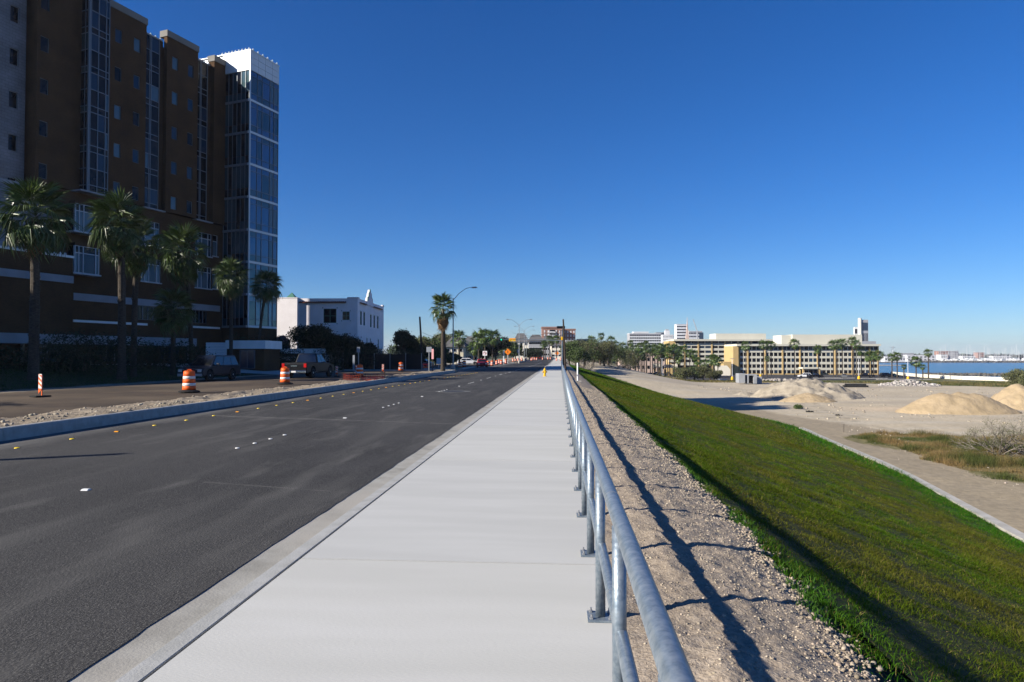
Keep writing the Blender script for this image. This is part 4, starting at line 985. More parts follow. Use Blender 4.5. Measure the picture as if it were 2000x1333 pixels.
# entrance annex with pale panel and sign wall in front
a = P(443, 690, 70); an = thing('entrance_annex', 'low brick entrance block with white fascia and a pale panel catching the sun', 'building', (a.x, a.y, GZ - .2), 0)
k = 70 / F
MB().box(0, 3.9, 0, 4, -.3, 2.1).build('brick_wall', M['brick'], an); MB().box(-.1, 4.1, -.12, 4.1, 2.1, 2.95).build('fascia', M['white_paint'], an)
MB().box(1.4, 3.0, -.08, -.005, .1, 1.95).build('door_frame', M['mullion'], an); 
for q in (1.48, 2.24): MB().box(q, q + .7, -.1, -.082, .15, 1.9).build('glass_door', M['glass_blue'], an)
wp = P(402, 690, 70.6)
wpn = thing('white_screen_wall', 'pale corrugated screen wall left of the entrance block, half in sun', 'wall', (wp.x, wp.y, GZ - .2))
MB().box(0, 2.2, 0, .2, -.3, 2.75).build('screen_panel', M['white_paint'], wpn)
for q in range(9): MB().box(0.001, 2.199, -.02, -.001, .1 + .3 * q, .12 + .3 * q + .2).build('plank', M['metal_panel'], wpn)
MB().box(2.2, 2.35, -.05, .25, -.3, 3.0).build('end_post', M['metal_panel'], wpn)
a = P(547, 690, 86); sg = thing('sign_wall', 'low brick sign wall with white cap and silver letters half behind a hedge', 'sign', (a.x, a.y, .2), 0)
MB().box(0, 5.6, 0, .5, -.3, 1.9).build('brick_wall', M['brick'], sg); MB().box(-.1, 5.7, -.1, .6, 1.9, 2.5).build('cap', M['white_paint'], sg)
tc = bpy.data.curves.new('lettering', 'FONT'); tc.body = 'CHRISTUS SPOHN'; tc.size = .62; tc.extrude = .02; tc.align_x = 'RIGHT'; tc.materials.append(M['reflect_white'])
to = bpy.data.objects.new('lettering', tc); COL.objects.link(to); to.parent = sg; to.location = (3.0, -.04, 1.05); to.rotation_euler = (R(90), 0, 0); to.scale = (.62, 1, 1)

# ================================================================== STUCCO BUILDING
cn = P(698, 690, 105); st = thing('stucco_building', 'white mission style stucco building on stilts with red tile roof edge and scalloped gables', 'building', (cn.x, cn.y, .7), R(2))
SH = P(698, 583, 105).z - .7
def sbox(name, m, *a, parent=st): return MB().box(*a).build(name, M[m], parent)
PZs = 2.35
# long front (facing the camera) y=0 from x=-9.2..0 ; right side x=0, y 0..20 ; round lit bay at the left
def holes_front():
    return [(-5.3, -3.3, SH - 3.8, SH - 1.6), (-2.35, -1.25, SH - 3.35, SH - 2.05)]
hf = holes_front()
_b = wall_with_holes('stucco_wall', -9.2, 0, 0, PZs, SH, hf, 'lavender', .4, st)
hb = [(1.2, 2.2, SH - 4.0, SH - 1.9), (3.2, 4.2, SH - 4.0, SH - 1.9), (7.6, 8.6, SH - 4.1, SH - 2.0), (10.0, 11.0, SH - 4.1, SH - 2.0), (12.6, 13.6, SH - 4.1, SH - 2.0), (5.3, 5.9, SH - 7.3, SH - 6.0), (7.6, 8.2, SH - 7.3, SH - 6.0), (13.2, 13.9, SH - 7.4, SH - 6.0)]
sw = bpy.data.objects.new('side_wall', None); COL.objects.link(sw); sw.parent = st; sw.rotation_euler = (0, 0, R(90)); sw.location = (0, .4, 0)
wall_with_holes('stucco_wall', 0, 17.6, 0, PZs, SH, hb, 'lavender', .4, sw)
for k, h in enumerate(hb):
    window(h[0], h[1], .1, h[2], h[3], (0, .5, 1) if k < 5 else (0, 1), (0, .66, 1), parent=st, fr='green_trim', fw=.1, seed=k, gl=lambda g, i, j: 'glass_dark').matrix_local = Matrix.Translation((0, .4, 0)) @ Matrix.Rotation(R(90), 4, 'Z')
    b_ = sbox('surround', 'white_paint', -.0, .06, .4 + h[0] - .12, .4 + h[1] + .12, h[3] + .02, h[3] + .16)
for k, h in enumerate(hf):
    window(h[0], h[1], .12, h[2], h[3], (0, .5, 1), (0, .5, 1), parent=st, fr='green_trim', fw=.1, seed=k, gl=lambda g, i, j: 'glass_dark')
    for sx in (h[0] - .12, h[1] + .12):
        for sz in (h[2] - .12, h[3] + .12): sbox('corner_tile', 'green_trim', sx - .07, sx + .07, -.05, -.002, sz - .07, sz + .07)
sbox('floor_slab', 'lavender', -9.2, -.401, .401, 17.9, PZs, PZs + .4); sbox('roof_deck', 'roof_grey', -9.2, -.401, .401, 17.6, SH - 1.2, SH - .9)
sbox('back_wall', 'lavender', -9.2, -.402, 17.62, 18, PZs + .4, SH); sbox('left_wall', 'lavender', -9.2, -8.9, .402, 17.6, PZs + .4, SH)
for k, (x_, y_) in enumerate([(-.5, .4), (-.5, 6), (-.5, 11.5), (-.5, 17), (-5, .4), (-9, .4)]): sbox('pillar', 'lavender', x_ - .4, x_ + .4, y_ - .3, y_ + .5, -1, PZs - .001)
sbox('ground_floor_wall', 'far_white', -9, -2.5, 9, 9.3, -1, PZs - .01)
# tile pent roofs, individual courses
def tiles(x0, x1, y, z, axis):
    n = int((x1 - x0) / .32); t = thing('tile_roof', None, None); t.parent = st
    me = _cache('tile', lambda: MB().add([(math.cos(a) * .16, 0, math.sin(a) * .10) for a in [R(180 * i / 4) for i in range(5)]] + [(math.cos(a) * .16, .65, .42 + math.sin(a) * .10) for a in [R(180 * i / 4) for i in range(5)]], [(i, i + 1, i + 6, i + 5) for i in range(4)] + [(4, 3, 2, 1, 0)]).mesh('roof_tile', M['roof_red']))
    for i in range(n):
        if axis == 'x': put(me, 'roof_tile', t, (x0 + .16 + i * .32, y, z))
        else: put(me, 'roof_tile', t, (y, x0 + .16 + i * .32, z), (0, 0, R(90)))
_cc = {}
def _cache(k, f):
    if k not in _cc: _cc[k] = f()
    return _cc[k]
tiles(-9.1, -1.6, -.28, SH - .72, 'x'); tiles(1.2, 5.4, .28, SH - .72, 'y'); tiles(9.9, 16.5, .28, SH - .72, 'y')
sbox('parapet', 'lavender', -1.6, .1, -.12, .9, SH, SH + .18); sbox('parapet', 'lavender', -.25, .1, 16.8, 18.0, SH, SH + .25)
gb = MB().prism([(-2.3, -.6), (2.3, -.6), (2.3, .0), (1.7, .0), (1.55, .55), (.95, .75), (.75, 1.35), (.3, 1.55), (0, 2.05), (-.3, 1.55), (-.75, 1.35), (-.95, .75), (-1.55, .55), (-1.7, 0), (-2.3, 0)], -.35, .12, 'X')
g_ = gb.build('scalloped_gable', M['lavender'], st, loc=(0, 7.7, SH + .02))
gt = MB()
gpts = [(-1.7, .05), (-1.55, .6), (-.95, .8), (-.75, 1.4), (-.3, 1.6), (0, 2.1), (.3, 1.6), (.75, 1.4), (.95, .8), (1.55, .6), (1.7, .05)]
for p_, q_ in zip(gpts, gpts[1:]): gt.tube([(.05, p_[0], p_[1]), (.05, q_[0], q_[1])], .09, 5)
gt.build('green_edging', M['green_trim'], st, loc=(0, 7.7, SH + .02))
MB().box(-16.5, -9.202, -.6, 9, -1, SH + .02).build('west_block', M['lavender'], st); MB().box(-16.5, -9.15, -.65, 9, SH + .021, SH + .12).build('parapet', M['lavender'], st)
pyr = MB().add([(-.9, -.9, 0), (.9, -.9, 0), (.9, .9, 0), (-.9, .9, 0), (0, 0, 1.15)], [(0, 1, 4), (1, 2, 4), (2, 3, 4), (3, 0, 4), (0, 3, 2, 1)]).build('pyramid_cap', M['green_trim'], st, loc=(-11.4, 3.2, SH + .1))

# ================================================================== VEHICLES
def arch(cx, r, z, n=7): return [(cx + r * math.cos(math.pi * (1 - i / (n - 1))), z + r * math.sin(math.pi * (1 - i / (n - 1)))) for i in range(n)]
def make_car(kind, color, label, cat, loc, rotz, group=None, simple=False):
    """+X is the front of the vehicle"""
    t = thing({'suv': 'parked_suv', 'pickup': 'pickup_truck', 'sedan': 'parked_car'}[kind], label, cat, loc, rotz, group)
    L, W_, gc = {'suv': (4.7, 1.85, .26), 'pickup': (5.6, 1.95, .34), 'sedan': (4.6, 1.8, .2)}[kind]
    wr = {'suv': .38, 'pickup': .42, 'sedan': .33}[kind]; fx, rx = L / 2 - .85, -L / 2 + (1.0 if kind != 'pickup' else 1.25); h = W_ / 2
    belt = {'suv': 1.02, 'pickup': 1.15, 'sedan': .9}[kind]
    lo_ = gc + .05
    prof = [(-L / 2, lo_ + .15), (-L / 2 + .05, lo_)] + arch(rx, wr + .06, lo_ + .1)[0:7] + arch(fx, wr + .06, lo_ + .1) + [(L / 2 - .12, lo_), (L / 2, lo_ + .15), (L / 2, belt - .32), (L / 2 - .12, belt - .18), (L / 2 - .75, belt - .06), (L / 2 - 1.25, belt)]
    prof += [(-L / 2 + .05, belt), (-L / 2, belt - .1)]
    b = MB(); n = len(prof); vs = []
    for y, ins in ((-h + .05, .02), (-h, 0), (h, 0), (h - .05, .02)):
        pass
    secs = [(-h + .07, 1), (-h, 0), (h, 0), (h - .07, 1)]
    mid = (0, (lo_ + belt) / 2)
    def sc(p, k): return (p[0] * (1 - .012 * k), mid[1] + (p[1] - mid[1]) * (1 - .05 * k))
    for y, k in ((-h + .0, 1), (-h + .05, 0), (h - .05, 0), (h, 1)): vs += [(*sc(p, k)[:1], y, sc(p, k)[1]) for p in prof]
    fs = [tuple(range(n)), tuple(range(4 * n - 1, 3 * n - 1, -1))] + [(s * n + i, (s + 1) * n + i, (s + 1) * n + (i + 1) % n, s * n + (i + 1) % n) for s in range(3) for i in range(n)]
    b.add(vs, fs); b.build('body', M[color], t)
    # greenhouse
    top = {'suv': 1.74, 'pickup': 1.88, 'sedan': 1.42}[kind]
    if kind == 'suv': g = [(-L / 2 + .08, belt), (L / 2 - 1.15, belt), (L / 2 - 1.95, top), (-L / 2 + .35, top)]
    elif kind == 'pickup': g = [(-.55, belt), (L / 2 - 1.45, belt), (L / 2 - 2.15, top), (-.35, top)]
    else: g = [(-L / 2 + .35, belt), (L / 2 - 1.2, belt), (L / 2 - 2.0, top), (-L / 2 + 1.2, top)]
    def hw(z): return h - .08 - (z - belt) * .27
    def quad_on(side, pts, off=.012):
        return [(x, side * (hw(z) + off), z) for x, z in pts]
    c = MB(); vs = [(x, -hw(z), z) for x, z in g] + [(x, hw(z), z) for x, z in g]; c.add(vs, [(0, 1, 2, 3), (7, 6, 5, 4), (0, 4, 5, 1), (1, 5, 6, 2), (2, 6, 7, 3), (3, 7, 4, 0)])
    c.build('cabin', M[color], t, bevel=.04)
    zl, zh = belt + .04, top - .1
    def xe(i, j, z): (x0, z0), (x1, z1) = g[i], g[j]; return x0 + (x1 - x0) * (z - z0) / (z1 - z0)
    xr0, xr1, xf0, xf1 = xe(0, 3, zl) + .08, xe(0, 3, zh) + .08, xe(1, 2, zl) - .1, xe(1, 2, zh) - .08
    cuts = {'suv': (0, .28, .62, 1), 'pickup': (0, .48, 1), 'sedan': (0, .5, 1)}[kind]
    for s in (-1, 1):
        for a0, a1 in zip(cuts, cuts[1:]):
            p = [(xr0 + (xf0 - xr0) * a0 + .03, zl), (xr0 + (xf0 - xr0) * a1 - .03, zl), (xr1 + (xf1 - xr1) * a1 - .03, zh), (xr1 + (xf1 - xr1) * a0 + .03, zh)]
            q = quad_on(s, p); MB().add(q + [(v[0], v[1] - s * .02, v[2]) for v in q], [(0, 1, 2, 3) if s < 0 else (3, 2, 1, 0), (0, 4, 5, 1), (1, 5, 6, 2), (2, 6, 7, 3), (3, 7, 4, 0)]).build('side_window', M['car_glass'], t)
    for (i, j, nm, sg_) in ((1, 2, 'windscreen', 1), (0, 3, 'rear_window', -1)):
        za, zb_ = belt + .05, top - .07; xa, xb = xe(i, j, za) + sg_ * .012, xe(i, j, zb_) + sg_ * .012
        q = [(xa, -hw(za) + .08, za), (xa, hw(za) - .08, za), (xb, hw(zb_) - .07, zb_), (xb, -hw(zb_) + .07, zb_)]
        MB().add(q + [(v[0] - sg_ * .02, v[1], v[2]) for v in q], [(0, 1, 2, 3) if sg_ > 0 else (3, 2, 1, 0), (0, 4, 5, 1), (1, 5, 6, 2), (2, 6, 7, 3), (3, 7, 4, 0)]).build(nm, M['car_glass'], t)
    for x in (fx, rx):
        for s in (-1, 1):
            w_ = _cache('tyre%s' % wr, lambda: MB().lathe([(wr * .62, -.11), (wr * .96, -.11), (wr, -.08), (wr, .08), (wr * .96, .11), (wr * .62, .11)], 20, axis='X').mesh('tyre', M['tyre']))
            o = put(w_, 'wheel', t, (x, s * (h - .10), wr), (0, 0, R(90) * (1 if s > 0 else -1)))
            rm = _cache('rim%s' % wr, lambda: MB().lathe([(wr * .64, .06), (wr * .60, .112), (wr * .5, .085), (wr * .2, .105), (.04, .12)], 20, axis='X').mesh('rim', M['rim']))
            put(rm, 'rim', o)
    if simple: 
        for s in (-1, 1): MB().box(L / 2 - .03, L / 2 + .012, s * (h - .3) - .16, s * (h - .3) + .16, belt - .36, belt - .22).build('headlight', M['head_lamp'], t)
        return t
    for s in (-1, 1):
        MB().box(L / 2 - .06, L / 2 + .015, s * (h - .3) - .2, s * (h - .3) + .2, belt - .40, belt - .22).build('headlight', M['head_lamp'], t)
        MB().box(-L / 2 - .015, -L / 2 + .1, s * (h - .13) - .1, s * (h - .13) + .1, belt - .32, belt - .03).build('taillight', M['tail_red'], t)
        MB().box(L / 2 - 1.7, L / 2 - 1.55, s * (h + .1) - .1, s * (h + .1) + .1, belt + .02, belt + .18).build('mirror', M[color], t, bevel=.03)
        for q in ((.1, -.9) if kind != 'pickup' else (.2,)): MB().box(q, q + .16, s * h - .015 * s - .012, s * h - .015 * s + .03 * 1, belt - .17, belt - .14).build('door_handle', M['chrome'], t)
        MB().box(rx + wr + .2, fx - wr - .15, s * (h - .02) - .03, s * (h - .02) + .03, lo_ - .01, lo_ + .07).build('sill_trim', M['tyre'], t)
    MB().box(L / 2 - .05, L / 2 + .06, -h + .05, h - .05, lo_ + .02, lo_ + .2).build('front_bumper', M['steel_grey'], t, bevel=.03)
    MB().box(-L / 2 - .09, -L / 2 + .05, -h + .05, h - .05, lo_ + .02, lo_ + .2).build('rear_bumper', M['chrome' if kind == 'pickup' else 'steel_grey'], t, bevel=.03)
    MB().box(L / 2 - .02, L / 2 + .02, -.55, .55, belt - .42, belt - .24).build('grille', M['tyre'], t)
    MB().box(-L / 2 - .11, -L / 2 - .092, -.17, .17, lo_ + .06, lo_ + .18).build('number_plate', M['reflect_white'], t)
    MB().box(L / 2 + .062, L / 2 + .075, -.17, .17, lo_ + .05, lo_ + .17).build('number_plate', M['reflect_white'], t)
    if kind == 'pickup':
        MB().box(-L / 2 + .12, -.62, -h + .12, h - .12, belt + .001, belt + .03).build('bed_cover', M['tyre'], t)
        MB().box(-L / 2 - .02, -L / 2 + .04, -.25, .25, belt - .25, belt - .18).build('tailgate_handle', M['chrome'], t)
    return t
def zlf(x, y): return float(z_left(np.array(float(x)), np.array(float(y))))
x, y = XY(411, 47.5); make_car('suv', 'car_navy', 'dark blue estate wagon in shade facing the camera beside the large orange drum', 'car', (x, y, .06), R(-94))
x, y = XY(604, 53.5); make_car('pickup', 'car_black', 'black pickup truck seen from behind on the old road', 'truck', (x, y, .07), R(88))
x, y = XY(893, 150); make_car('pickup', 'car_white', 'white pickup parked left of the white car before the beige house', 'truck', (x - 1.6, y, zlf(x, y)), R(5), simple=True)
x, y = XY(907, 146); make_car('sedan', 'car_white', 'white car parked on the grass right of the white pickup', 'car', (x + .8, y, zlf(x, y)), R(8), simple=True)
x, y = XY(941, 118); make_car('sedan', 'car_red', 'red car with pale windscreen behind the drums at the side street', 'car', (x, y, ROAD), R(-80), simple=True)
x, y = XY(1053, 330); make_car('sedan', 'car_red', 'small red car far down the road between the drums', 'car', (x, y, ROAD + zrf(y)), R(90), simple=True)
x, y = XY(1057, 325); 
x, y = XY(815, 100); make_car('sedan', 'car_grey', 'grey car half hidden in shade by the leaning wooden pole', 'car', (x, y, zlf(x, y) + .02), R(175), simple=True)
LOT = -6.2
def lotcar(kind, col, label, px, d, rot): 
    x, y = XY(px, d); make_car(kind, col, label, 'car' if kind != 'pickup' else 'truck', (x, y, LOT), R(rot), simple=True)
lotcar('suv', 'car_navy', 'dark suv parked under the palms near the yellow hotel canopy', 1276, 262, 6)
lotcar('pickup', 'car_white', 'white pickup parked behind the dark suv near the yellow canopy', 1282, 270, 176)
lotcar('suv', 'car_white', 'white suv before the hotel entrance canopy', 1571, 258, 176)
lotcar('pickup', 'car_black', 'dark pickup right of the white suv in the hotel lot', 1592, 252, 8)
lotcar('sedan', 'car_grey', 'grey car standing alone in the middle of the hotel lot', 1648, 256, 75)
lotcar('pickup', 'car_black', 'dark pickup near the lamp with yellow base by the right end of the hotel', 1691, 254, 170)
lotcar('suv', 'car_black', 'black suv at the right end of the hotel lot', 1731, 262, 2)
lotcar('sedan', 'car_teal', 'dark teal car right beside the last black suv', 1744, 265, 5)
lotcar('suv', 'car_grey', 'grey suv parked in the gap of palms left of the red car', 1234, 290, 5)
lotcar('sedan', 'car_red', 'small red car among the palms left of the yellow canopy', 1245, 292, 5)

# ================================================================== WORK ZONE FURNITURE
def make_drum(loc, label, s=1.0, rot=0):
    t = thing('traffic_drum', label, 'traffic drum', loc, rot, 'orange and white traffic drums')
    prof = [(.29, .03), (.285, .10)]
    segs = [(.285, .10, .275, .27, 'orange'), (.275, .27, .27, .40, 'reflect_white'), (.265, .40, .262, .58, 'orange'), (.26, .58, .255, .71, 'reflect_white'), (.25, .71, .235, .90, 'orange')]
    def mk():
        out = []
        for i, (r0, z0, r1, z1, m) in enumerate(segs):
            out.append(('band', MB().lathe([(r0 - .012, z0 + .001), (r0, z0 + .012), (r1, z1 - .012), (r1 - .012, z1 - .001)], 18).mesh('band', M[m], True)))
        out.append(('lid', MB().lathe([(.235, .90), (.225, .935), (.12, .95), (.1, .93), (.01, .93)], 18).mesh('lid', M['orange'], True)))
        out.append(('handle', MB().tube([(-.08, 0, .93), (-.07, 0, 1.0), (.07, 0, 1.0), (.08, 0, .93)], .018, 6).mesh('handle', M['orange'])))
        out.append(('rubber_base', MB().lathe([(.46, -.01), (.46, .035), (.40, .06), (.29, .075), (.28, .10)], 18).mesh('rubber_base', M['rubber'])))
        return out
    for nm, me in _cache('drum', mk): put(me, nm, t)
    if s != 1: t.scale = (s, s, s)
    return t
def dz(px, d): x, y = XY(px, d); return (x, y, zlf(x, y) + .02)
make_drum((*XY(370, 31.2), .09), 'largest orange drum, beside the dark blue wagon', 1.02, .3)
make_drum((*XY(557, 40.5), .09), 'orange drum just left of the black pickup')
make_drum((*XY(703, 54.5), .10), 'orange drum touching the striped panel, right of the black pickup', 1, .8)
make_drum((*XY(783, 74.5), .12), 'orange drum alone between the mesh fence and the lone palm', 1, .5)
far = [(898, 108), (907, 104), (815, 90), (941, 124), (953, 130), (961, 134), (970, 150), (979, 155), (988, 168), (1002, 200), (1007, 205), (1012, 210), (1019, 215), (1027, 225), (1038, 235), (1040, 250), (1044, 260), (1048, 255), (1060, 262), (975, 168), (988, 175), (1070, 275), (1075, 280), (1087, 230), (1095, 240)]
for i, (px, d) in enumerate(far):
    x, y = XY(px, d); make_drum((x, y, (ROAD + .05 if road_mask(x, y) else zlf(x, y)) + (zrf(y) if road_mask(x, y) else 0)), {898: 'drum in shade behind the foot of the grey street lamp', 907: 'drum just right of the foot of the grey street lamp', 815: 'dim drum in shade left of the lone palm', 941: 'drum in front of the crossed arrow sign', 1087: 'drum beside the far sidewalk, left one of the last pair', 1095: 'drum beside the far sidewalk, right one of the last pair'}.get(px, 'small distant orange drum at the far road works'))
def make_panel(px, d, label, h=.9, w_=.2, rz=0, hang=False):
    x, y = XY(px, d); t = thing('striped_panel', label, 'traffic marker', (x, y, .07 if not hang else zlf(x, y)), rz, 'striped vertical panels')
    b = MB().box(-.22, .22, -.3, .3, 0, .05).build('rubber_base', M['rubber'], t)
    MB().box(.055, .095, .0, .03, .05, h * .95).build('stake', M['orange'], t)
    bd = MB().prism([(-w_ / 2, .12), (w_ / 2 * .6, .3), (w_ / 2, .3), (w_ / 2, h), (-w_ / 2, h)], -.02, -.004).build('board', M['reflect_white'], t)
    n = 4
    for i in range(n):
        z = .12 + (h - .14) * i / n; m = MB()
        za = z + .10; a = [(-w_ / 2 + .004, za + .10), (w_ / 2 - .004, za - .03), (w_ / 2 - .004, za + .07), (-w_ / 2 + .004, min(h - .004, za + .20))]
        if i == 0: a = [(-w_ / 2 + .004, .13), (w_ / 2 - .004, .305), (w_ / 2 - .004, .34), (-w_ / 2 + .004, .34)]
        m.prism(a, -.0235, -.0215); m.build('orange_stripe', M['orange'], t)
    return t
make_panel(80, 27.8, 'orange striped panel standing alone at the left edge', .92, .2, R(-20))
make_panel(658, 56, 'thin striped panel right of the black pickup', .85, .2, R(20))
make_panel(697, 55.5, 'striped panel partly behind the third orange drum', .95, .2, R(-10))
make_panel(748, 70, 'dim striped panel left of the fourth orange drum', .85, .2, R(10))
# orange mesh fence round a pit
x, y = XY(698, 46); mf = thing('mesh_fence', 'low faded orange plastic mesh fence round a pit behind the kerb', 'fence', (x, y, .05))
def meshrun(x0, y0, x1, y1, h, parent, name='mesh_panel'):
    m = MB(); a = Vector((x0, y0, 0)); b_ = Vector((x1, y1, 0)); n = int((b_ - a).length / .16)
    for i in range(n + 1):
        p = a.lerp(b_, i / n); m.tube([p, p + Vector((.02 * math.sin(i), .02, h))], .009, 4, False)
    for j in range(4): m.tube([a + Vector((0, 0, .02 + h * j / 3.2)), a.lerp(b_, .5) + Vector((0, .03, -.03 + h * j / 3.4)), b_ + Vector((0, 0, .02 + h * j / 3.2))], .010, 4, False)
    m.build(name, M['orange_dark'], parent)
meshrun(-1.0, 0, .3, -.2, .42, mf); meshrun(-1.0, 0, -1.0, 2.4, .5, mf); meshrun(-1, 2.4, 1.2, 2.6, .4, mf); meshrun(.3, -.2, 1.2, 2.6, .28, mf)
for (a, b_) in ((-1, 0), (.3, -.2), (-1, 2.4), (1.2, 2.6)): MB().tube([(a, b_, -.1), (a, b_, .6)], .015, 6).build('stake', M['wood'], mf)
MB().box(.5, 1.1, .2, 1.2, .0, .09).build('folded_mesh', M['orange_dark'], mf)

# fire hydrant
hy = PG(1064, 735.4, 0); hyd = thing('fire_hydrant', 'yellow fire hydrant standing at the kerb side of the sidewalk', 'hydrant', (hy.x, hy.y, 0), R(20))
MB().lathe([(.17, 0), (.17, .035), (.11, .05), (.10, .06), (.10, .46), (.13, .47), (.13, .52), (.115, .53), (.105, .60), (.07, .66), (.03, .69)], 20).build('barrel', M['yellow_paint'], hyd, True)
MB().lathe([(.03, .68), (.03, .74), (.01, .745)], 6).build('operating_nut', M['yellow_paint'], hyd)
MB().lathe([(.05, -.17), (.05, .17)], 12, (0, 0, .38), 'X').build('side_outlet', M['yellow_paint'], hyd)
for s in (-1, 1): MB().lathe([(.065, s * .15), (.065, s * .2), (.03, s * .2), (.025, s * .225)] if s > 0 else [(.025, -.225), (.03, -.2), (.065, -.2), (.065, -.15)], 10, (0, 0, .38), 'X').build('outlet_cap', M['yellow_paint'], hyd)
pn = MB().tube([(0, -.08, .36), (0, -.22, .36)], .075, 12); pn.build('pumper_outlet', M['yellow_paint'], hyd); MB().tube([(0, -.22, .36), (0, -.25, .36)], .03, 6).build('cap_nut', M['yellow_paint'], hyd)
for k in range(8): a = R(45 * k); MB().lathe([(.015, .52), (.015, .54)], 6, (.12 * math.cos(a), .12 * math.sin(a), 0)).build('bolt', M['bolt'], hyd)

# street lamp with two arms
def street_lamp(loc, h, label, reach=2.6, rz=0, m='steel_grey', double=True, group='street lamps', r=.10):
    t = thing('street_lamp', label, 'street lamp', loc, rz, group)
    MB().lathe([(.28, -.1), (.28, .5), (.2, .55), (r * 1.2, .6)], 12).build('base', M['concrete'], t)
    MB().tube([(0, 0, .5), (0, 0, h * .5), (0, 0, h)], [r, r * .8, r * .55], 12).build('pole', M[m], t, True)
    for s in ((1, -1) if double else (1,)):
        pts = [(s * .03, 0, h - .25), (s * reach * .3, 0, h + .55), (s * reach * .65, 0, h + 1.15), (s * reach * .9, 0, h + 1.32), (s * reach, 0, h + 1.33)]
        a = MB().tube(pts, [.045, .04, .035, .03, .03], 8).build('arm', M[m], t, True)
        hd = MB().prism([(s * (reach - .05), h + 1.28), (s * (reach + .15), h + 1.22), (s * (reach + .6), h + 1.24), (s * (reach + .72), h + 1.32), (s * (reach + .5), h + 1.42), (s * (reach + .05), h + 1.40)][::s], -.13, .13); hd.build('lamp_head', M['steel_grey'], a, bevel=.03)
    return t
x, y = XY(885, 86); street_lamp((x, y, .1), 9.0, 'grey curved arm street lamp beside the lone palm', 2.35, R(2), double=False)
bx = bpy.data.objects
for px, d, h in ((1014, 172, 9.6), (1024, 220, 9.8), (1028, 262, 10)):
    x, y = XY(px, d); street_lamp((x, y, ROAD + .2 + zrf(y)), h, {172: 'first pale double lamp on the far median, nearest of three', 220: 'second pale double lamp on the far median', 262: 'third pale double lamp on the far median'}[d], 2.6, R(3), 'steel_grey', r=.11)
# wooden poles
def wood_pole(px, d, top, label, lean=(0, 0), z=None, r=.14, arms=False):
    x, y = XY(px, d); zb = float(zl_base(np.array(x), np.array(y))) if z is None else z; h = P(px, top, d).z - zb
    t = thing('utility_pole', label, 'utility pole', (x, y, zb), 0, 'wooden utility poles')
    MB().tube([(0, 0, -.5), (lean[0] * .5, lean[1] * .5, h * .5), (lean[0], lean[1], h)], [r * 1.2, r, r * .8], 10).build('pole', M['wood'], t, True)
    if arms: MB().box(-.9 + lean[0], .25 + lean[0], -.08, .08, h * .93, h * .93 + .35).build('transformer_box', M['bark'], t)
    return t
wood_pole(826, 92, 619, 'dark wooden pole cut off at the top, left of the lone palm', (-.45, 0))
wood_pole(871, 118, 634, 'thin wooden pole right behind the lone palm trunk', (-.3, 0), r=.13)
wood_pole(1105, 78, 624, 'tallest dark wooden pole at the end of the railing', (-.28, 0), z=-.3, r=.11)
wood_pole(1101, 96, 636, 'shorter dark wooden pole with a box, just behind the tallest one', (-.05, 0), z=-.3, r=.12, arms=True)
x, y = -23.2, 4.6
t = thing('utility_pole', 'wooden pole outside the picture whose shadow crosses the near road', 'utility pole', (x, y, .05)); MB().tube([(0, 0, -.5), (0, 0, 8.6)], [.17, .12], 10).build('pole', M['wood'], t, True)
# signs
def sign(px, d, z0, ztop_py, label, shape='rect', face='sign_white', w_=.6, h_=.75, rz=0, post='white_paint', zb=None, cat='sign', content=None, r=.035, lid=0):
    x, y = XY(px, d); zb = (zlf(x, y) if not road_mask(x, y) else ROAD + zrf(y)) if zb is None else zb; top = P(px, ztop_py, d).z - zb
    t = thing('road_sign', label, cat, (x, y, zb), rz); MB().tube([(0, .03, -.2), (0, .03, top - .02)], r, 8).build('post', M[post], t)
    if shape == 'rect': o = MB().box(-w_ / 2, w_ / 2, -.03, -.01, top - h_, top).build('sign_board', M[face], t)
    else:
        c = top - w_ * .707; k = w_ * .707; o = MB().prism([(0, c - k), (k, c), (0, c + k), (-k, c)], -.03, -.01).build('sign_board', M[face], t)
        if face == 'sign_orange': MB().prism([(0, c - k * .9), (k * .9, c), (0, c + k * .9), (-k * .9, c), (-k * .84, c), (0, c + k * .84), (k * .84, c), (0, c - k * .84), (-k * .84, c), (-k * .9, c)], -.0345, -.031).build('border', M['sign_black'], o)
    if content: content(o, top)
    return t
def no_left(o, top):
    m = MB().prism([(-.22, top - .42), (-.10, top - .28), (-.10, top - .36), (.10, top - .36), (.10, top - .62), (.18, top - .62), (.18, top - .30), (.14, top - .27), (-.10, top - .27), (-.10, top - .22)][::-1], -.034, -.031); m.build('arrow', M['sign_black'], o)
    n = 20; pts = [(math.cos(6.283 * i / n) * .28, -.036, top - .40 + math.sin(6.283 * i / n) * .28) for i in range(n + 1)]; r_ = MB().tube(pts, .022, 5, False); r_.tube([(-.2, -.036, top - .2), (.2, -.036, top - .6)], .022, 5); r_.build('prohibition_ring', M['sign_red'], o)
sign(947, 124, 0, 686, 'white sign with a crossed left turn arrow on the near median nose', w_=.8, h_=.85, content=no_left)
def works(o, top):
    c = top - .85; MB().prism([(-.10, c - .36), (.08, c - .36), (.08, c + .34), (-.10, c + .34)], -.034, -.031).build('symbol', M['sign_black'], o)
sign(992, 170, 0, 681, 'large orange diamond warning sign on the far median', 'diamond', 'sign_orange', 1.2, content=works, r=.06)
sign(1088, 262, 0, 686, 'orange diamond warning sign at the far end of the sidewalk', 'diamond', 'sign_orange', 1.2, content=works, r=.05)
sign(984, 158, 0, 684, 'plain white board post between the median drums', w_=.35, h_=2.8, face='white_paint')
sign(1012, 185, 0, 683, 'grey backed sign left of the first far lamp', w_=.6, h_=.9, face='sign_grey', rz=R(180))
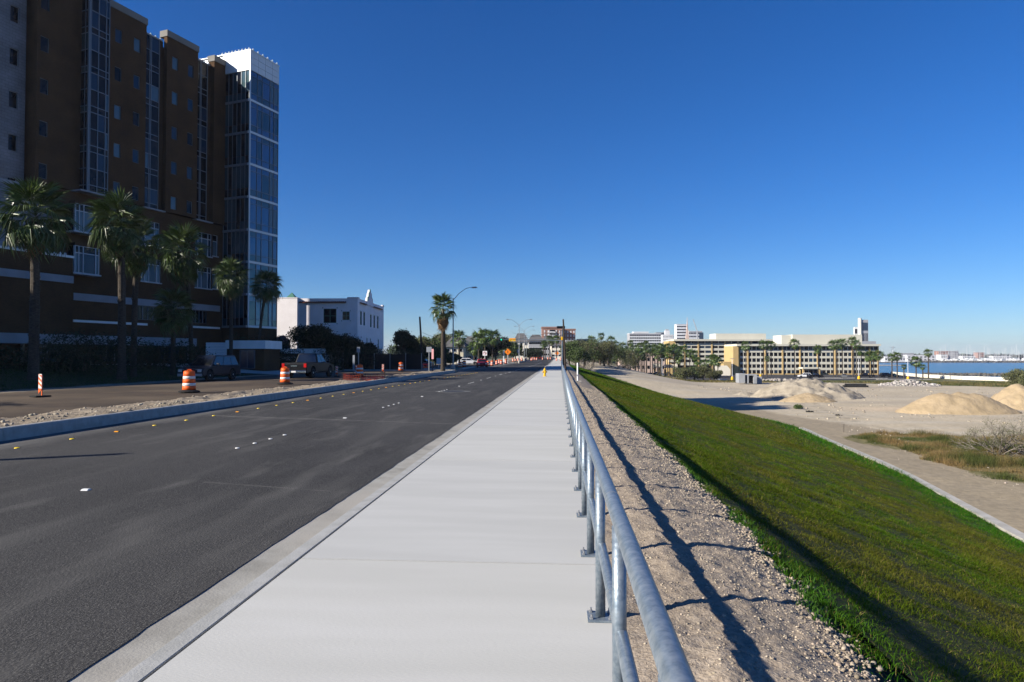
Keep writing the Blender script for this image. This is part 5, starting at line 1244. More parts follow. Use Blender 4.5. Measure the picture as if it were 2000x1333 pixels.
sign(838, 80, 0, 678, 'back of a grey traffic sign on a blue grey post left of the lone palm', w_=.62, h_=.62, face='sign_grey', rz=R(0), post='steel_grey', r=.05)
sign(845, 78, 0, 682, 'tall narrow pink board on a stake beside the lone palm', w_=.24, h_=1.15, face='pink_sign', post='wood')
sign(700, 62, 0, 678, 'slim grey sign post in front of the stucco building', w_=.3, h_=.5, face='sign_grey', post='steel_grey', r=.045)
sign(691, 66, 0, 694, 'short grey post with narrow plate left of the slim sign post', w_=.2, h_=1.5, face='sign_grey', post='steel_grey')
sign(857, 104, 0, 700, 'small white yard sign behind the lone palm trunk', w_=.7, h_=.9, face='sign_white')
x, y = XY(831, 82); t = thing('work_barricade', 'small red and white barricade in front of the grey sign post', 'barricade', (x, y, .1)); MB().box(-.35, .35, -.02, .02, .55, .75).build('board', M['sign_red'], t); MB().box(-.35, .35, -.02, .02, .25, .4).build('board', M['orange'], t)
for s in (-.3, .3): MB().tube([(s, -.25, 0), (s, 0, .8), (s, .25, 0)], .02, 6).build('leg', M['steel_grey'], t)
# traffic signal on a mast arm
x, y = XY(1098, 162); zb = zrf(y); ts = thing('traffic_signal', 'long horizontal signal mast arm over the road with green lights', 'traffic light', (x, y, zb))
hp = P(1098, 664, 162).z - zb; x2, _ = XY(944, 162); ln = x2 - x
MB().tube([(0, 0, -.2), (0, 0, hp + 2.4)], [.16, .12], 12).build('pole', M['galv'], ts, True); MB().tube([(0, 0, hp - .2), (ln * .5, 0, hp + .12), (ln, 0, hp + .1)], [.09, .07, .05], 10).build('mast_arm', M['galv'], ts, True)
for px, c_ in ((951, 1), (975, 1), (1000, 0)):
    xx, _ = XY(px, 162); xx -= x
    if c_:
        b = MB().box(xx - .65, xx + .65, -.2, .1, hp - .2, hp + .28).build('signal_head', M['rubber'], ts, bevel=.03)
        for j, mm in enumerate(('sign_red', 'rubber', 'lit_green')): MB().tube([(xx - .42 + .42 * j, -.24, hp + .04), (xx - .42 + .42 * j, -.2, hp + .04)], .15, 12).build('lens', M[mm], b)
    else:
        for q in range(4): MB().box(xx - .8 + .42 * q, xx - .46 + .42 * q, -.2, .1, hp - .35, hp + .05).build('signal_head', M['yellow_paint'], ts)
        MB().box(xx - .7, xx + .8, -.12, -.02, hp + .08, hp + .38).build('yellow_sign', M['marker_orange'], ts)
MB().box(-.3, .3, -.45, -.17, hp - .1, hp + .7).build('signal_head', M['yellow_paint'], ts)
# overhead wires
wr_ = thing('overhead_wires', 'thin dark span wires running across the road', 'wire', (0, 0, 0))
def wire(a, b, sag): 
    MB().tube([a.lerp(b, i / 12) - Vector((0, 0, sag * (1 - (2 * i / 12 - 1) ** 2))) for i in range(13)], .025, 4).build('wire', M['rubber'], wr_)
wire(P(1100, 645, 96), P(905, 668, 190), .8); wire(P(826, 650, 92), P(871, 660, 118), .3); wire(P(1100, 655, 96), P(1000, 650, 250), .6)
# dark garden fence left of the lone palm
f_ = thing('chain_link_fence', 'dark mesh covered fence in front of the stucco building hedge', 'fence', (*XY(770, 84), .4), R(0))
MB().box(-6.4, 3.4, 0, .04, -.4, 1.6).build('mesh_screen', M['rubber'], f_)
for q in range(6): MB().tube([(-6.4 + 1.96 * q, -.05, -.6), (-6.4 + 1.96 * q, -.05, 1.75)], .04, 6).build('post', M['steel_grey'], f_)

# ================================================================== PLANTING ON THE LEFT
def loc_h(px, d): return XY(px, d)
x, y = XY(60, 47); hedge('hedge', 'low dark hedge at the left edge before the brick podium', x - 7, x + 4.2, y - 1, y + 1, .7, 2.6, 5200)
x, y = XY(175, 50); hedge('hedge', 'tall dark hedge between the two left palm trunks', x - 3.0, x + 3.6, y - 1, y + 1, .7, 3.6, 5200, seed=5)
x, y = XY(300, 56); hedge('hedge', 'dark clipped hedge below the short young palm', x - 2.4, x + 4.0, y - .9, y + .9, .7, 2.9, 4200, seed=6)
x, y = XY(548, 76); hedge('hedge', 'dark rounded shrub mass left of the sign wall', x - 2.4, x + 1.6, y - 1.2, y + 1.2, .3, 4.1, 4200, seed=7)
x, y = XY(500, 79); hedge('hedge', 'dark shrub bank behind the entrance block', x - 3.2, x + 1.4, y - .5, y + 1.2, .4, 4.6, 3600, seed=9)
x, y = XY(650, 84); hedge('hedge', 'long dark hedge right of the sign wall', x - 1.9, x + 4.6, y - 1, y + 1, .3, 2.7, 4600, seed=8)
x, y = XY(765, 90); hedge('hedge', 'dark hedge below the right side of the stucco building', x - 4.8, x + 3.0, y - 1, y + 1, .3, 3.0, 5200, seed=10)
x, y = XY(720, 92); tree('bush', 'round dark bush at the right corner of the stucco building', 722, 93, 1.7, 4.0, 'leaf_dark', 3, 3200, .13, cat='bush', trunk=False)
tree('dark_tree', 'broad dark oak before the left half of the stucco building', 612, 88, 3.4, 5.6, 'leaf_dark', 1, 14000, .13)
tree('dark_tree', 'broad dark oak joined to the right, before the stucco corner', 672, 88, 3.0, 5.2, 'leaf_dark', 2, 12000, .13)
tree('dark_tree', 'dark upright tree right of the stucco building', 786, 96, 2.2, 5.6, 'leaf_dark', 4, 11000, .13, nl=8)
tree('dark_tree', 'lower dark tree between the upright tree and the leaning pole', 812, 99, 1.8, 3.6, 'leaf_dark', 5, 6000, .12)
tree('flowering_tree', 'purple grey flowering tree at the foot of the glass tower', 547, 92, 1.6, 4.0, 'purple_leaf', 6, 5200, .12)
# oaks outside the frame on the left, whose shade falls across the old road
for i, (lx, ly, ww, hh) in enumerate([(-33, -8, 4.5, 8), (-32, 3, 4.0, 8.4), (-34, 12, 4.2, 8.6), (-33, 14.2, 3.2, 7.6), (-40, 29, 3.4, 8.0)]):
    tree('oak_tree', 'dark roadside oak in the row left of the picture', 0, 0, ww, hh, 'leaf_dark', 20 + i % 2, 9000, .2, 'oaks in the row left of the picture', at=(lx, ly))
# houses and trees up the left side
def house(px0, px1, d, ztop, zb, label, m='beige', roofh=2.2, depth=10, wins=4, floors=2, name='house', cat='house', roof='roof_grey', eave=.5):
    a, b_ = P(px0, 697, d), P(px1, 697, d); w_ = (b_ - a).length; ang = math.atan2((b_ - a).y, (b_ - a).x)
    H = P(px0, ztop, d).z - zb; t = thing(name, label, cat, (a.x, a.y, zb), ang)
    MB().box(0, w_, 0, depth, -1.5, H).build('wall', M[m], t)
    e = eave; MB().add([(-e, -e, H), (w_ + e, -e, H), (w_ + e, depth + e, H), (-e, depth + e, H), (w_ * .25, depth / 2, H + roofh), (w_ * .75, depth / 2, H + roofh)], [(0, 1, 5, 4), (1, 2, 5), (2, 3, 4, 5), (3, 0, 4), (3, 2, 1, 0)]).build('roof', M[roof], t)
    fh = H / floors
    for f in range(floors):
        for i in range(wins):
            x = w_ * (i + .5) / wins; f_ = MB().box(x - .6, x + .6, -.06, -.001, fh * f + fh * .35, fh * f + fh * .82).build('window', M['white_paint'], t)
            piece('pane', M['glass_dark'], x - .5, x + .5, -.08, -.061, fh * f + fh * .39, fh * f + fh * .78, f_)
            piece('pane_side', M['glass_dark'], 0, 0.001, 0, 0.001, 0, 0.001, f_) if False else None
    return t
house(868, 905, 165, 678, .2, 'beige two storey house with grey hip roof behind the lone palm', wins=3, roofh=2.6, depth=14)
house(903, 932, 175, 677, .2, 'darker beige house wing right of the two storey beige house', wins=3, roofh=2.8, depth=12)
house(846, 862, 190, 668, .3, 'pale house with grey roof left of the lone palm trunk', wins=2, roofh=2.0)
house(925, 950, 240, 672, .3, 'cream house peeking above the roofs behind the palm trio', 'cream', wins=2, roofh=2.6)
house(1004, 1032, 300, 668, 1.2, 'cream gabled apartment wing at the left end of the grey roofed block', 'cream', 4.0, 14, 3, 3, cat='building', name='apartment_building')
house(1033, 1062, 330, 666, 1.2, 'long dark faced apartment block with grey roof', 'far_grey', 3.2, 14, 7, 3, cat='building', name='apartment_building')
house(1060, 1084, 350, 667, 1.2, 'apartment block with grey roof below the brown tower', 'far_grey', 3.2, 14, 5, 3, cat='building', name='apartment_building')
house(1078, 1096, 300, 675, 1.2, 'cream building with dark openings beside the far sidewalk', 'cream', 1.2, 12, 3, 3, cat='building', name='apartment_building')
tree('oak_tree', 'round dark oak right of the palm trio', 968, 185, 5.2, 7.0, 'leaf_dark', 7, 9000, .22)
tree('oak_tree', 'dark oak behind the orange diamond sign', 990, 200, 4.6, 6.2, 'leaf_green', 8, 8000, .22)
tree('oak_tree', 'smaller oak left of the first far lamp', 1006, 222, 3.4, 6.0, 'leaf_dark', 9, 6000, .22)
tree('oak_tree', 'low oak between the far lamps and the apartments', 1034, 265, 4.2, 4.6, 'leaf_dark', 10, 6000, .22)
tree('oak_tree', 'low oak near the dark apartment block', 1052, 300, 4.6, 4.0, 'leaf_dark', 11, 6000, .22)
tree('oak_tree', 'oak behind the left median drums', 950, 190, 4.2, 4.4, 'leaf_dark', 12, 6000, .2)
for i, (px, d, w_, h) in enumerate([(838, 150, 4.2, 6.0), (858, 175, 5, 8.2), (850, 120, 2.6, 3.2), (822, 130, 4.0, 5.2), (872, 205, 5, 8.5), (880, 128, 2.0, 2.2), (918, 200, 5, 6.5)]):
    tree('garden_tree', 'green garden tree among the houses behind the lone palm', px, d, w_, h, ('leaf_green', 'leaf_olive')[i % 2], 13 + i, 5200, .2, 'garden trees behind the lone palm')
for i, (px, d, tp, c) in enumerate([(897, 135, 650, 1.8), (935, 150, 652, 2.2), (947, 155, 646, 2.2), (962, 150, 649, 2.0), (926, 160, 672, 1.7)]):
    far_palm(['fan palm directly right of the grey street lamp', 'left palm of the trio on the far left corner', 'tallest middle palm of the trio on the far left corner', 'right palm of the trio on the far left corner', 'short palm before the darker beige house'][i], px, d, tp, .2, c, 'palms at the side street corner', i)
for i, (px, d, tp) in enumerate([(1062, 270, 668), (1073, 275, 657), (1087, 260, 657), (1065, 280, 666), (1078, 285, 662)]):
    far_palm('small fan palm in the group by the far end of the road', px, d, tp, 1.0, 1.7, 'palms by the far end of the road', i + 2)
x, y = XY(958, 142)
# brown and white mid-rise
def slab_building(px0, px1, d, top, zb, label, m, rows, cols, depth=14, name='apartment_tower', wm='glass_dark', frac=(.55, .5), bandm=None, ang_add=0, cat='building', parapet=True, strips=None):
    a, b_ = P(px0, 697, d), P(px1, 697, d); w_ = (b_ - a).length; ang = math.atan2((b_ - a).y, (b_ - a).x) + ang_add
    H = P((px0 + px1) / 2, top, d).z - zb; t = thing(name, label, cat, (a.x, a.y, zb), ang)
    MB().box(0, w_, 0, depth, -1, H).build('wall', M[m], t)
    if parapet: MB().box(-.3, w_ + .3, -.3, depth + .3, H + .001, H + .8).build('parapet', M[bandm or m], t)
    fh = H / (rows + .3); cw = w_ / cols
    for j in range(rows):
        z0 = fh * (j + .35)
        if bandm: MB().box(-.05, w_ + .05, -.35, -.001, z0 - fh * .36, z0 + fh * .12).build('floor_band', M[bandm], t)
        for i in range(cols):
            x = cw * (i + .5); piece('window', M[wm], x - cw * frac[0] / 2, x + cw * frac[0] / 2, -.12, -.002, z0 + fh * .14, z0 + fh * .14 + fh * frac[1], t)
    return t
t = slab_building(1059, 1098, 430, 641, 1.0, 'brown brick mid rise with white balconies far behind the road end', 'midrise_brown', 8, 2, 12, frac=(.01, .4))
w_ = (P(1098, 697, 430) - P(1059, 697, 430)).length
for (u0, u1, bm) in ((.09, .15, 'far_white'), (.27, .36, 'far_white'), (.68, .74, 'far_white'), (.84, .90, 'far_white')):
    for j in range(8): MB().box(w_ * u0, w_ * u1, -.2, -.001, .8 + 2.15 * j, 2.3 + 2.15 * j).build('window_panel', M[bm], t)
for j in range(8):
    MB().box(w_ * .38, w_ * .66, -1.2, -.001, .5 + 2.15 * j, 1.5 + 2.15 * j).build('balcony', M['far_white'], t); piece('window', M['glass_dark'], w_ * .39, w_ * .65, -.1, -.002, 1.55 + 2.15 * j, 2.6 + 2.15 * j, t)
t = slab_building(1100, 1124, 440, 645, 1.0, 'lower brown and white wing right of the wooden poles', 'midrise_brown', 7, 4, 12, wm='far_white', frac=(.4, .6), bandm=None)

# ================================================================== RIGHT SIDE: THICKET, PALMS, HOTEL
BUSH = [(1112, 175, 3.0, 7.0, -1.8), (1124, 180, 3.6, 8.0, -2.6), (1140, 190, 4.0, 8.6, -3.0), (1158, 198, 4.2, 9.0, -4.0), (1172, 205, 4.2, 8.6, -4.4), (1188, 212, 4.2, 8.8, -4.8), (1204, 220, 4.2, 8.2, -5.0), (1222, 232, 3.8, 7.4, -5.4), (1240, 240, 3.4, 6.6, -5.8), (1132, 172, 3.2, 6.0, -2.6), (1180, 200, 3.4, 6.4, -4.6), (1338, 222, 3.0, 5.4, -6.2), (1356, 225, 3.4, 6.2, -6.2), (1374, 224, 3.2, 5.6, -6.2), (1388, 222, 2.6, 4.8, -6.2), (1322, 226, 2.6, 5.0, -6.2), (1400, 226, 2.4, 4.2, -6.2)]
for i, (px, d, w_, h, zb) in enumerate(BUSH):
    x, y = XY(px, d); tree('thicket_bush', 'olive mesquite bush in the thicket at the far lot edge' if px < 1300 else 'olive scrub bush in front of the hotel driveway', px, d, w_, h, 'leaf_olive' if i % 3 else 'leaf_green', 30 + i, 4200, .17, 'mesquite bushes at the lot edge', zb=zgf(x, y) - .2, cat='bush', z0=.12, flat=.9)
# bare grey shrubs in the thicket
def bare_shrub(name, label, loc, h, w_, seed, leafm=None, nleaf=0, n0=9, r=.05, levels=4, cat='shrub', lc=(1, 1, 1)):
    g = random.Random(seed); m = MB(); tips = []
    t = thing(name, label, cat, loc)
    def grow(p, d, L, rr, lv):
        q = p + d * L * .5 + Vector((g.uniform(-.1, .1), g.uniform(-.1, .1), g.uniform(-.05, .05))) * L; e = q + (d + Vector((g.uniform(-.3, .3), g.uniform(-.3, .3), g.uniform(-.15, .15)))).normalized() * L * .5
        m.tube([p, q, e], [rr, rr * .75, rr * .5], 4 if lv < levels - 1 else 5, False); tips.append(e)
        if lv > 0:
            for k in range(3 if lv > 1 else 4):
                dd = (d + Vector((g.uniform(-.9, .9), g.uniform(-.9, .9), g.uniform(-.5, .55)))).normalized(); grow(q.lerp(e, g.uniform(.2, 1)), dd, L * g.uniform(.5, .75), rr * .5, lv - 1)
    for i in range(n0):
        a = 6.283 * i / n0 + g.uniform(-.3, .3); el = g.uniform(.35, 1.2)
        grow(Vector((0, 0, -.1)), Vector((math.cos(a) * math.cos(el) * w_ / h, math.sin(a) * math.cos(el) * w_ / h, math.sin(el))).normalized(), h * .42 * g.uniform(.8, 1.2), r, levels - 1)
    m.build('branches', M['twig'], t)
    if nleaf:
        tp = np.array([tuple(v) for v in tips]); idx = RNG.integers(0, len(tp), nleaf); p = tp[idx] + RNG.normal(size=(nleaf, 3)) * .12
        lb = [(0, 0, h * .5, 1, 1, 1)]; a = RNG.normal(size=(nleaf, 3)); a /= np.linalg.norm(a, axis=1)[:, None]; b = np.cross(a, RNG.normal(size=(nleaf, 3))); b /= np.linalg.norm(b, axis=1)[:, None]; s = .035
        V = np.stack([p - a * s, p + b * s * .5, p + a * s, p - b * s * .5], 1); put(npmesh('leaves', V.reshape(-1, 3), np.arange(4 * nleaf).reshape(-1, 4), M[leafm], np.repeat(.7 + .6 * RNG.random((nleaf, 1)), 4, 0) * np.ones((1, 3))), 'leaves', t)
    return t
q = PG(1945, 893, -6.2); bare_shrub('bare_shrub', 'large leafless grey shrub leaning over the tall dry grass at the right edge', (q.x + .8, q.y + 1, -6.25), 4.3, 7.0, 4, 'leaf_olive', 5200, 15, .06, 4)
q = PG(2010, 900, -6.2); bare_shrub('bare_shrub', 'second sparse shrub with olive leaves at the very right edge', (q.x + 1.2, q.y + 2, -6.25), 4.6, 6.0, 9, 'leaf_olive', 5200, 12, .05, 4)
for i, (px, d, h) in enumerate([(1150, 168, 4.0), (1205, 196, 4.2), (1136, 166, 3.5), (1228, 206, 3.8)]):
    x, y = XY(px, d); bare_shrub('bare_shrub', 'bare pale shrub in front of the green thicket', (x, y, zgf(x, y)), h, h * 1.2, 20 + i, 'leaf_olive', 900, 8, .09, 3, lc=(1, 1, 1))['group'] = 'bare shrubs before the thicket'
for i, (x0, x1, d, h) in enumerate([(1968, 2010, 175, 4.4), (2000, 2050, 165, 4.8)]):
    tree('thicket_bush', 'brownish scrub mass behind the right sand heaps', (x0 + x1) / 2, d, 4.6, h, 'leaf_olive', 44 + i, 8000, .18, 'scrub behind the right sand heaps', zb=-6.3, cat='bush', z0=.1, flat=.9)
sb = PG(1560, 799, -6.2); bush = tree('small_bush', 'single tiny dark green bush on the bare sand', 0, 0, .85, .75, 'leaf_green', 3, 1500, .07, at=(sb.x, sb.y), zb=-6.3, cat='bush', z0=.05, trunk=False)

# heaps
def mound(name, label, px, py, rx, ry, h, m, seed, rot=0, peaks=None, rough=.12, cat='sand heap'):
    q = PG(px, py, -6.2); t = thing(name, label, cat, (q.x, q.y, -6.3), rot); nr, na = 26, 72; peaks = peaks or [(0, 0, 1, 1)]
    V = []; 
    xs_ = np.linspace(-1.15, 1.15, 64); X, Y = np.meshgrid(xs_, xs_)
    Z = np.zeros_like(X)
    for (cx, cy, s, hh) in peaks:
        r = np.hypot((X - cx) / s, (Y - cy) / s); r = r * (1 + rough * 1.5 * (fbm(X * 2 + seed, Y * 2) - .5)); Z = np.maximum(Z, hh * np.clip(1 - r, 0, 1) ** .93 - .12 * hh * np.exp(-(r * 5) ** 2))
    Z = Z * h + (fbm(X * 5 + seed, Y * 5, 5) - .5) * rough * h * np.clip(Z * 5, 0, 1) * 1.3 + (fbm(X * 16 + seed, Y * 16, 3) - .5) * rough * h * .5 * np.clip(Z * 5, 0, 1) - .25 * (Z < .01)
    n = len(xs_); i = np.arange(n - 1)[None] + n * np.arange(n - 1)[:, None]; i = i.ravel()
    me = npmesh(name, np.stack([X * rx, Y * ry, Z + .12], -1).reshape(-1, 3), np.stack([i, i + 1, i + n + 1, i + n], -1), M[m], smooth=True); put(me, 'heap', t); return t
t = mound('gravel_heap', 'large lumpy grey brown gravel heap in the middle of the lot', 1578, 777, 10.5, 8, 4.1, 'sand_grey', 3, 0, [(-.05, 0, .95, 1), (.30, -.05, .7, .80), (-.35, .1, .6, .45), (.55, .1, .45, .35)], .34)
mound('sand_heap', 'small smooth orange sand heap in front of the gravel heap', 1578, 785, 5.0, 3.6, 1.75, 'sand_orange', 8, 0, [(0, 0, 1, 1), (.3, 0, .7, .35)], .12)
mound('sand_heap', 'long smooth orange sand heap on the right', 1872, 806, 8.4, 5.6, 3.2, 'sand_orange', 12, 0, [(-.28, 0, .72, 1), (.0, 0, .75, 1.02), (.25, .02, .72, .98), (.38, 0, .62, .86)], .12)
mound('sand_heap', 'pale tan lumpy heap cut off by the right edge', 1998, 797, 5.4, 5.0, 4.3, 'sand_orange', 21, 0, [(-.1, 0, .95, 1), (.3, 0, .7, .85)], .14)
mound('gravel_heap', 'tiny gravel heap with a dark shadow left of the large heap', 1455, 773, 3.0, 2.4, .8, 'sand_grey', 31, 0, [(0, 0, 1, 1), (.5, 0, .5, .5)], .2)
mound('gravel_heap', 'low spill of gravel joining the large heap on its left', 1500, 772, 3.5, 2.2, .6, 'sand_grey', 33, 0, [(0, 0, 1, 1), (-.5, 0, .5, .7)], .25)
rb_ = mound('rubble_heap', 'low grey rubble heap near the parking lot edge', 1775, 754, 8.5, 4, 1.35, 'rock', 35, 0, [(0, 0, 1, 1), (-.3, 0, .7, .9)], .35, 'rubble heap')
n = 420; a = RNG.random(n) * 6.28; r = RNG.random(n) ** .7; stones('broken_stone', np.stack([a * 0 + r * np.cos(a) * 7.8, r * np.sin(a) * 3.4, 1.45 * (1 - r) + .15], 1), .18 + .5 * RNG.random(n) ** 2, (.36, .33, .30), None, parent=rb_)
t = thing('rubble_heap', 'scattered boulders and broken concrete left of the large gravel heap, beyond it', 'rubble heap', tuple(PG(1526, 745, -6.2))); n = 160
stones('broken_stone', np.stack([RNG.uniform(-8, 8, n), RNG.uniform(-2, 2, n), RNG.random(n) * .5], 1), .25 + .6 * RNG.random(n) ** 2, (.30, .27, .24), None, parent=t)
n = 2600; ll = RNG.uniform(32, 105, n); yy_ = RNG.uniform(84, 175, n); kp = fbm(ll * .12, yy_ * .12) + .25 * RNG.random(n) > .58; ll, yy_ = ll[kp], yy_[kp]; n = len(ll)
stones('lot_clods', np.stack([ll, yy_, plain(ll, yy_) + .01], 1), .04 + .22 * RNG.random(n) ** 4, (.33, .28, .21), 'scattered clods and stones over the open sand lot between the heaps', 'stones')
# black pipe on the sand
a, b_ = PG(1646, 757, -6.2), PG(1696, 757.5, -6.2); t = thing('black_pipe', 'bundle of black pipes lying on the sand right of the large heap', 'pipe', tuple((a + b_) / 2)); hl = (b_ - a) / 2
for k, (dy, dz_) in enumerate([(0, .3), (.5, .3), (.25, .7)]): MB().tube([-hl + Vector((.3 * k, dy, dz_)), hl + Vector((-.2 * k, dy, dz_))], .27, 10).build('pipe', M['rubber'], t, True)
q = PG(1510, 743, -6.2); q0 = PG(1428, 744, -6.2)
t = thing('white_debris', 'long white slab lying on the grass left of the grey containers', 'debris', tuple(PG(1410, 743, -6.2)), R(-4)); MB().box(-1.9, 1.6, -.4, .4, 0, .35).build('slab', M['white_paint'], t)
for i, (px, py, s, lb_) in enumerate([(1636, 812, .25, 'small dark clump right of the tiny bush'), (1438, 814, .45, 'black lump on the grass edge at the top of the bank'), (1580, 806, .3, 'thin dark debris on the sand below the tiny bush')]):
    q = PG(px, py, -6.2); t = thing('debris', lb_, 'debris', (q.x, q.y, zgf(q.x, q.y))); stones('clump', np.stack([RNG.normal(size=14) * s, RNG.normal(size=14) * s * .4, RNG.random(14) * s * .5], 1), np.full(14, s * .5), (.03, .03, .025), None, parent=t)
q = PG(1648, 845, -6.2); t = thing('survey_stake', 'thin wooden stake at the tip of the dry grass', 'stake', (q.x, q.y, -6.2)); MB().tube([(0, 0, -.1), (.03, 0, .9)], .025, 5).build('stake', M['wood'], t)
n = 420; yy_ = RNG.uniform(34, 82, n); ll = np.interp(yy_, [34, 82], [27.5, 33.5]) + RNG.normal(size=n) * 1.4; 
stones('lot_stones', np.stack([ll, yy_, plain(ll, yy_) + .01], 1), .02 + .09 * RNG.random(n) ** 5, (.36, .31, .25), 'pale stones strewn along the dirt track edge', 'stones')
# grey containers
def container(px0, px1, d, top, base, label, open_=False):
    a, b_ = P(px0, base, d), P(px1, base, d); w_ = (b_ - a).length; H = P(px0, top, d).z - a.z; t = thing('storage_container', label, 'container', (a.x, a.y, a.z), 0, 'grey concrete containers')
    if not open_: MB().box(0, w_, 0, 3.5, -.4, H).build('body', M['stone_band'], t); MB().box(w_, w_ + .02, .3, 3.2, .2, H - .2).build('side_panel', M['sign_grey'], t)
    else:
        b = MB(); b.box(0, .35, 0, 3.5, -.4, H); b.box(w_ - .9, w_, 0, 3.5, -.4, H); b.box(.351, w_ - .901, 0, 3.5, H - .35, H - .001); b.box(.351, w_ - .901, 3.3, 3.499, -.4, H - .351); b.build('frame', M['stone_band'], t)
        MB().box(.5, w_ - 1.0, .6, 1.0, -.2, .5).build('pallet', M['wood'], t)
    return t
container(1443, 1455, 196, 730, 745.5, 'left solid grey container on the sand'); container(1460, 1478, 196, 731.5, 747, 'middle open fronted grey container', True); container(1479, 1488, 200, 736, 747, 'low right grey container')

# hotel parking lot
pk = MB(); z = -6.19
pts = [XY(1215, 236), XY(1330, 230), XY(1450, 229), XY(1600, 230), XY(1740, 232), XY(1790, 226)]; pts2 = [XY(1800, 300), XY(1640, 305), XY(1400, 305), XY(1215, 330)]
pk.add([(x, y, z) for x, y in pts + pts2], [tuple(range(len(pts + pts2)))]); tag(pk.build('parking_lot', M['lot_asphalt']), kind='structure')
for i, (px, d, w_) in enumerate([(1616, 248, 5), (1640, 250, 5), (1706, 246, 4.5), (1765, 236, 9)]):
    x, y = XY(px, d); isl = MB().box(-w_, w_, -.8, .8, 0, .15).build('kerb_island', M['concrete'], loc=(x, y, LOT)); tag(isl, kind='structure')
hd = 300
def hotel_wing(px0, px1, d, top, base, rows, baypx, label, colpx, per=4, depth=16, lean=0, colw=.8):
    a, b_ = P(px0, base, d), P(px1, base, d); w_ = (b_ - a).length; ang = math.atan2((b_ - a).y, (b_ - a).x); k = d / F
    t = thing('hotel_wing', label, 'building', (a.x, a.y, LOT), ang); H = P(px0, top, d).z - LOT
    MB().box(.3, w_ - .3, .8, depth, -.5, H - .2).build('rooms_wall', M['glass_dark'], t)
    MB().box(-1.3, w_ + .4, -1.6, depth, H, H + .9).build('roof_fascia', M['hotel_white'], t)
    for (py0, py1) in rows['band']:
        z1, z0 = P(px0, py0, d).z - LOT, P(px0, py1, d).z - LOT; MB().box(0, w_, 0, 1.0, z0, z1).build('floor_band', M['hotel_white'], t)
    gx = [(p - px0) / (px1 - px0) * w_ for p in colpx]
    for x in gx: MB().box(x - colw / 2, x + colw / 2, -.35, .9, -.5, H - .002).build('yellow_column', M['hotel_yellow'], t)
    edges = sorted([0.0] + gx + [w_])
    for (py0, py1) in rows['win']:
        z1, z0 = P(px0, py0, d).z - LOT, P(px0, py1, d).z - LOT
        for a_, b2 in zip(edges, edges[1:]):
            n = max(1, round((b2 - a_) / w_ * (px1 - px0) / (baypx / per)))
            for i in range(n):
                u0, u1 = a_ + (b2 - a_) * i / n, a_ + (b2 - a_) * (i + 1) / n; g_ = .14 if i % 2 == 0 else .42
                piece('window', M[random.choice(['glass_dark', 'glass_dark', 'glass_dark', 'glass_blue'])], u0 + g_, u1 - .14, .15, .3, z0 + .002, z1 - .002, t)
                if i: MB_pier(t, u0, z0, z1)
    return t, H, w_
def MB_pier(t, u, z0, z1): piece('window_pier', M['hotel_white'], u - .18, u + .16, .05, .4, z0, z1, t)
rowsA = {'win': [(666.5, 671.5), (676, 680.5), (685, 689.8), (694, 699), (703, 708)], 'band': [(671.5, 676), (680.5, 685), (689.8, 694), (699, 703), (708, 714)]}
tA, HA, wA = hotel_wing(1320, 1560, 345, 662.5 + 4, 731, rowsA, 27, 'rear hotel wing with yellow columns and white penthouse, behind the left end', [1337, 1364, 1390.5, 1416.5, 1442, 1468, 1495, 1521], 2.2, colw=.7)
a = P(1402, 660, 345); ux = (1402 - 1320) / 240 * wA; MB().box(ux, ux + 99 / 240 * wA, 3, 14, HA + .9, HA + .9 + (660 - 648.5) * 345 / F).build('penthouse', M['hotel_white'], tA)
MB().box(-3.4, 0, .5, 12, -.5, HA - .003).build('yellow_end_block', M['hotel_yellow'], tA); 
for j in range(4): z_ = P(1320, 676 + 9 * j, 345).z - LOT; MB().box(-3.5, .0, -.3, .499, z_ - 1.2, z_).build('balcony', M['hotel_white'], tA)
rowsB = {'win': [(676.8, 684), (689, 696), (700.3, 707.3), (712, 718.8), (723.3, 730)], 'band': [(684, 689), (696, 700.3), (707.3, 712), (718.8, 723.3)]}
tB, HB, wB = hotel_wing(1443, 1716, hd, 676.5, 734, rowsB, 34, 'front hotel wing of five window rows with yellow columns behind the parking lot', [1444, 1460.5, 1494.5, 1528.5, 1562.5, 1597, 1631, 1665, 1699, 1715], 4, colw=.55)
MB().box(0, wB, 0, 1.0, -.5, P(1500, 730, hd).z - LOT).build('base_wall', M['hotel_yellow'], tB)
k = hd / F
MB().box((1553 - 1443) * k, (1690 - 1443) * k, 2.5, 14, HB + .9, P(1600, 653.5, hd).z - LOT).build('penthouse', M['hotel_white'], tB)
MB().box((1534 - 1443) * k, (1553 - 1443) * k - .01, 4, 14, HB + .9, P(1600, 654.5, hd).z - LOT).build('penthouse_end', M['hotel_white'], tB)
MB().box(-(1443 - 1431) * k, -.4, -1.0, 12, -.5, HB - .02).build('yellow_end_wall', M['hotel_yellow'], tB)
MB().box((1559 - 1443) * k, (1594 - 1443) * k, -4.5, -.4, 2.6, 3.3).build('entrance_canopy', M['hotel_white'], tB)
for s in (1561, 1592): MB().box((s - 1443) * k - .3, (s - 1443) * k + .3, -4.3, -3.8, -.2, 2.6).build('canopy_column', M['hotel_yellow'], tB)
MB().box(-(1443 - 1410) * k, -(1443 - 1424) * k, -3, 6, -.5, P(1400, 707, hd).z - LOT).build('yellow_low_block', M['hotel_yellow'], tB)
a = P(1397, 733, 285); t = thing('garden_wall', 'cream sloping wall left of the front hotel wing', 'wall', (a.x, a.y, LOT)); MB().prism([(0, -.3), (6.2, -.3), (6.2, 2.6), (4.8, 4.2), (0, 4.2)], 0, .4).build('wall', M['cream'], t)
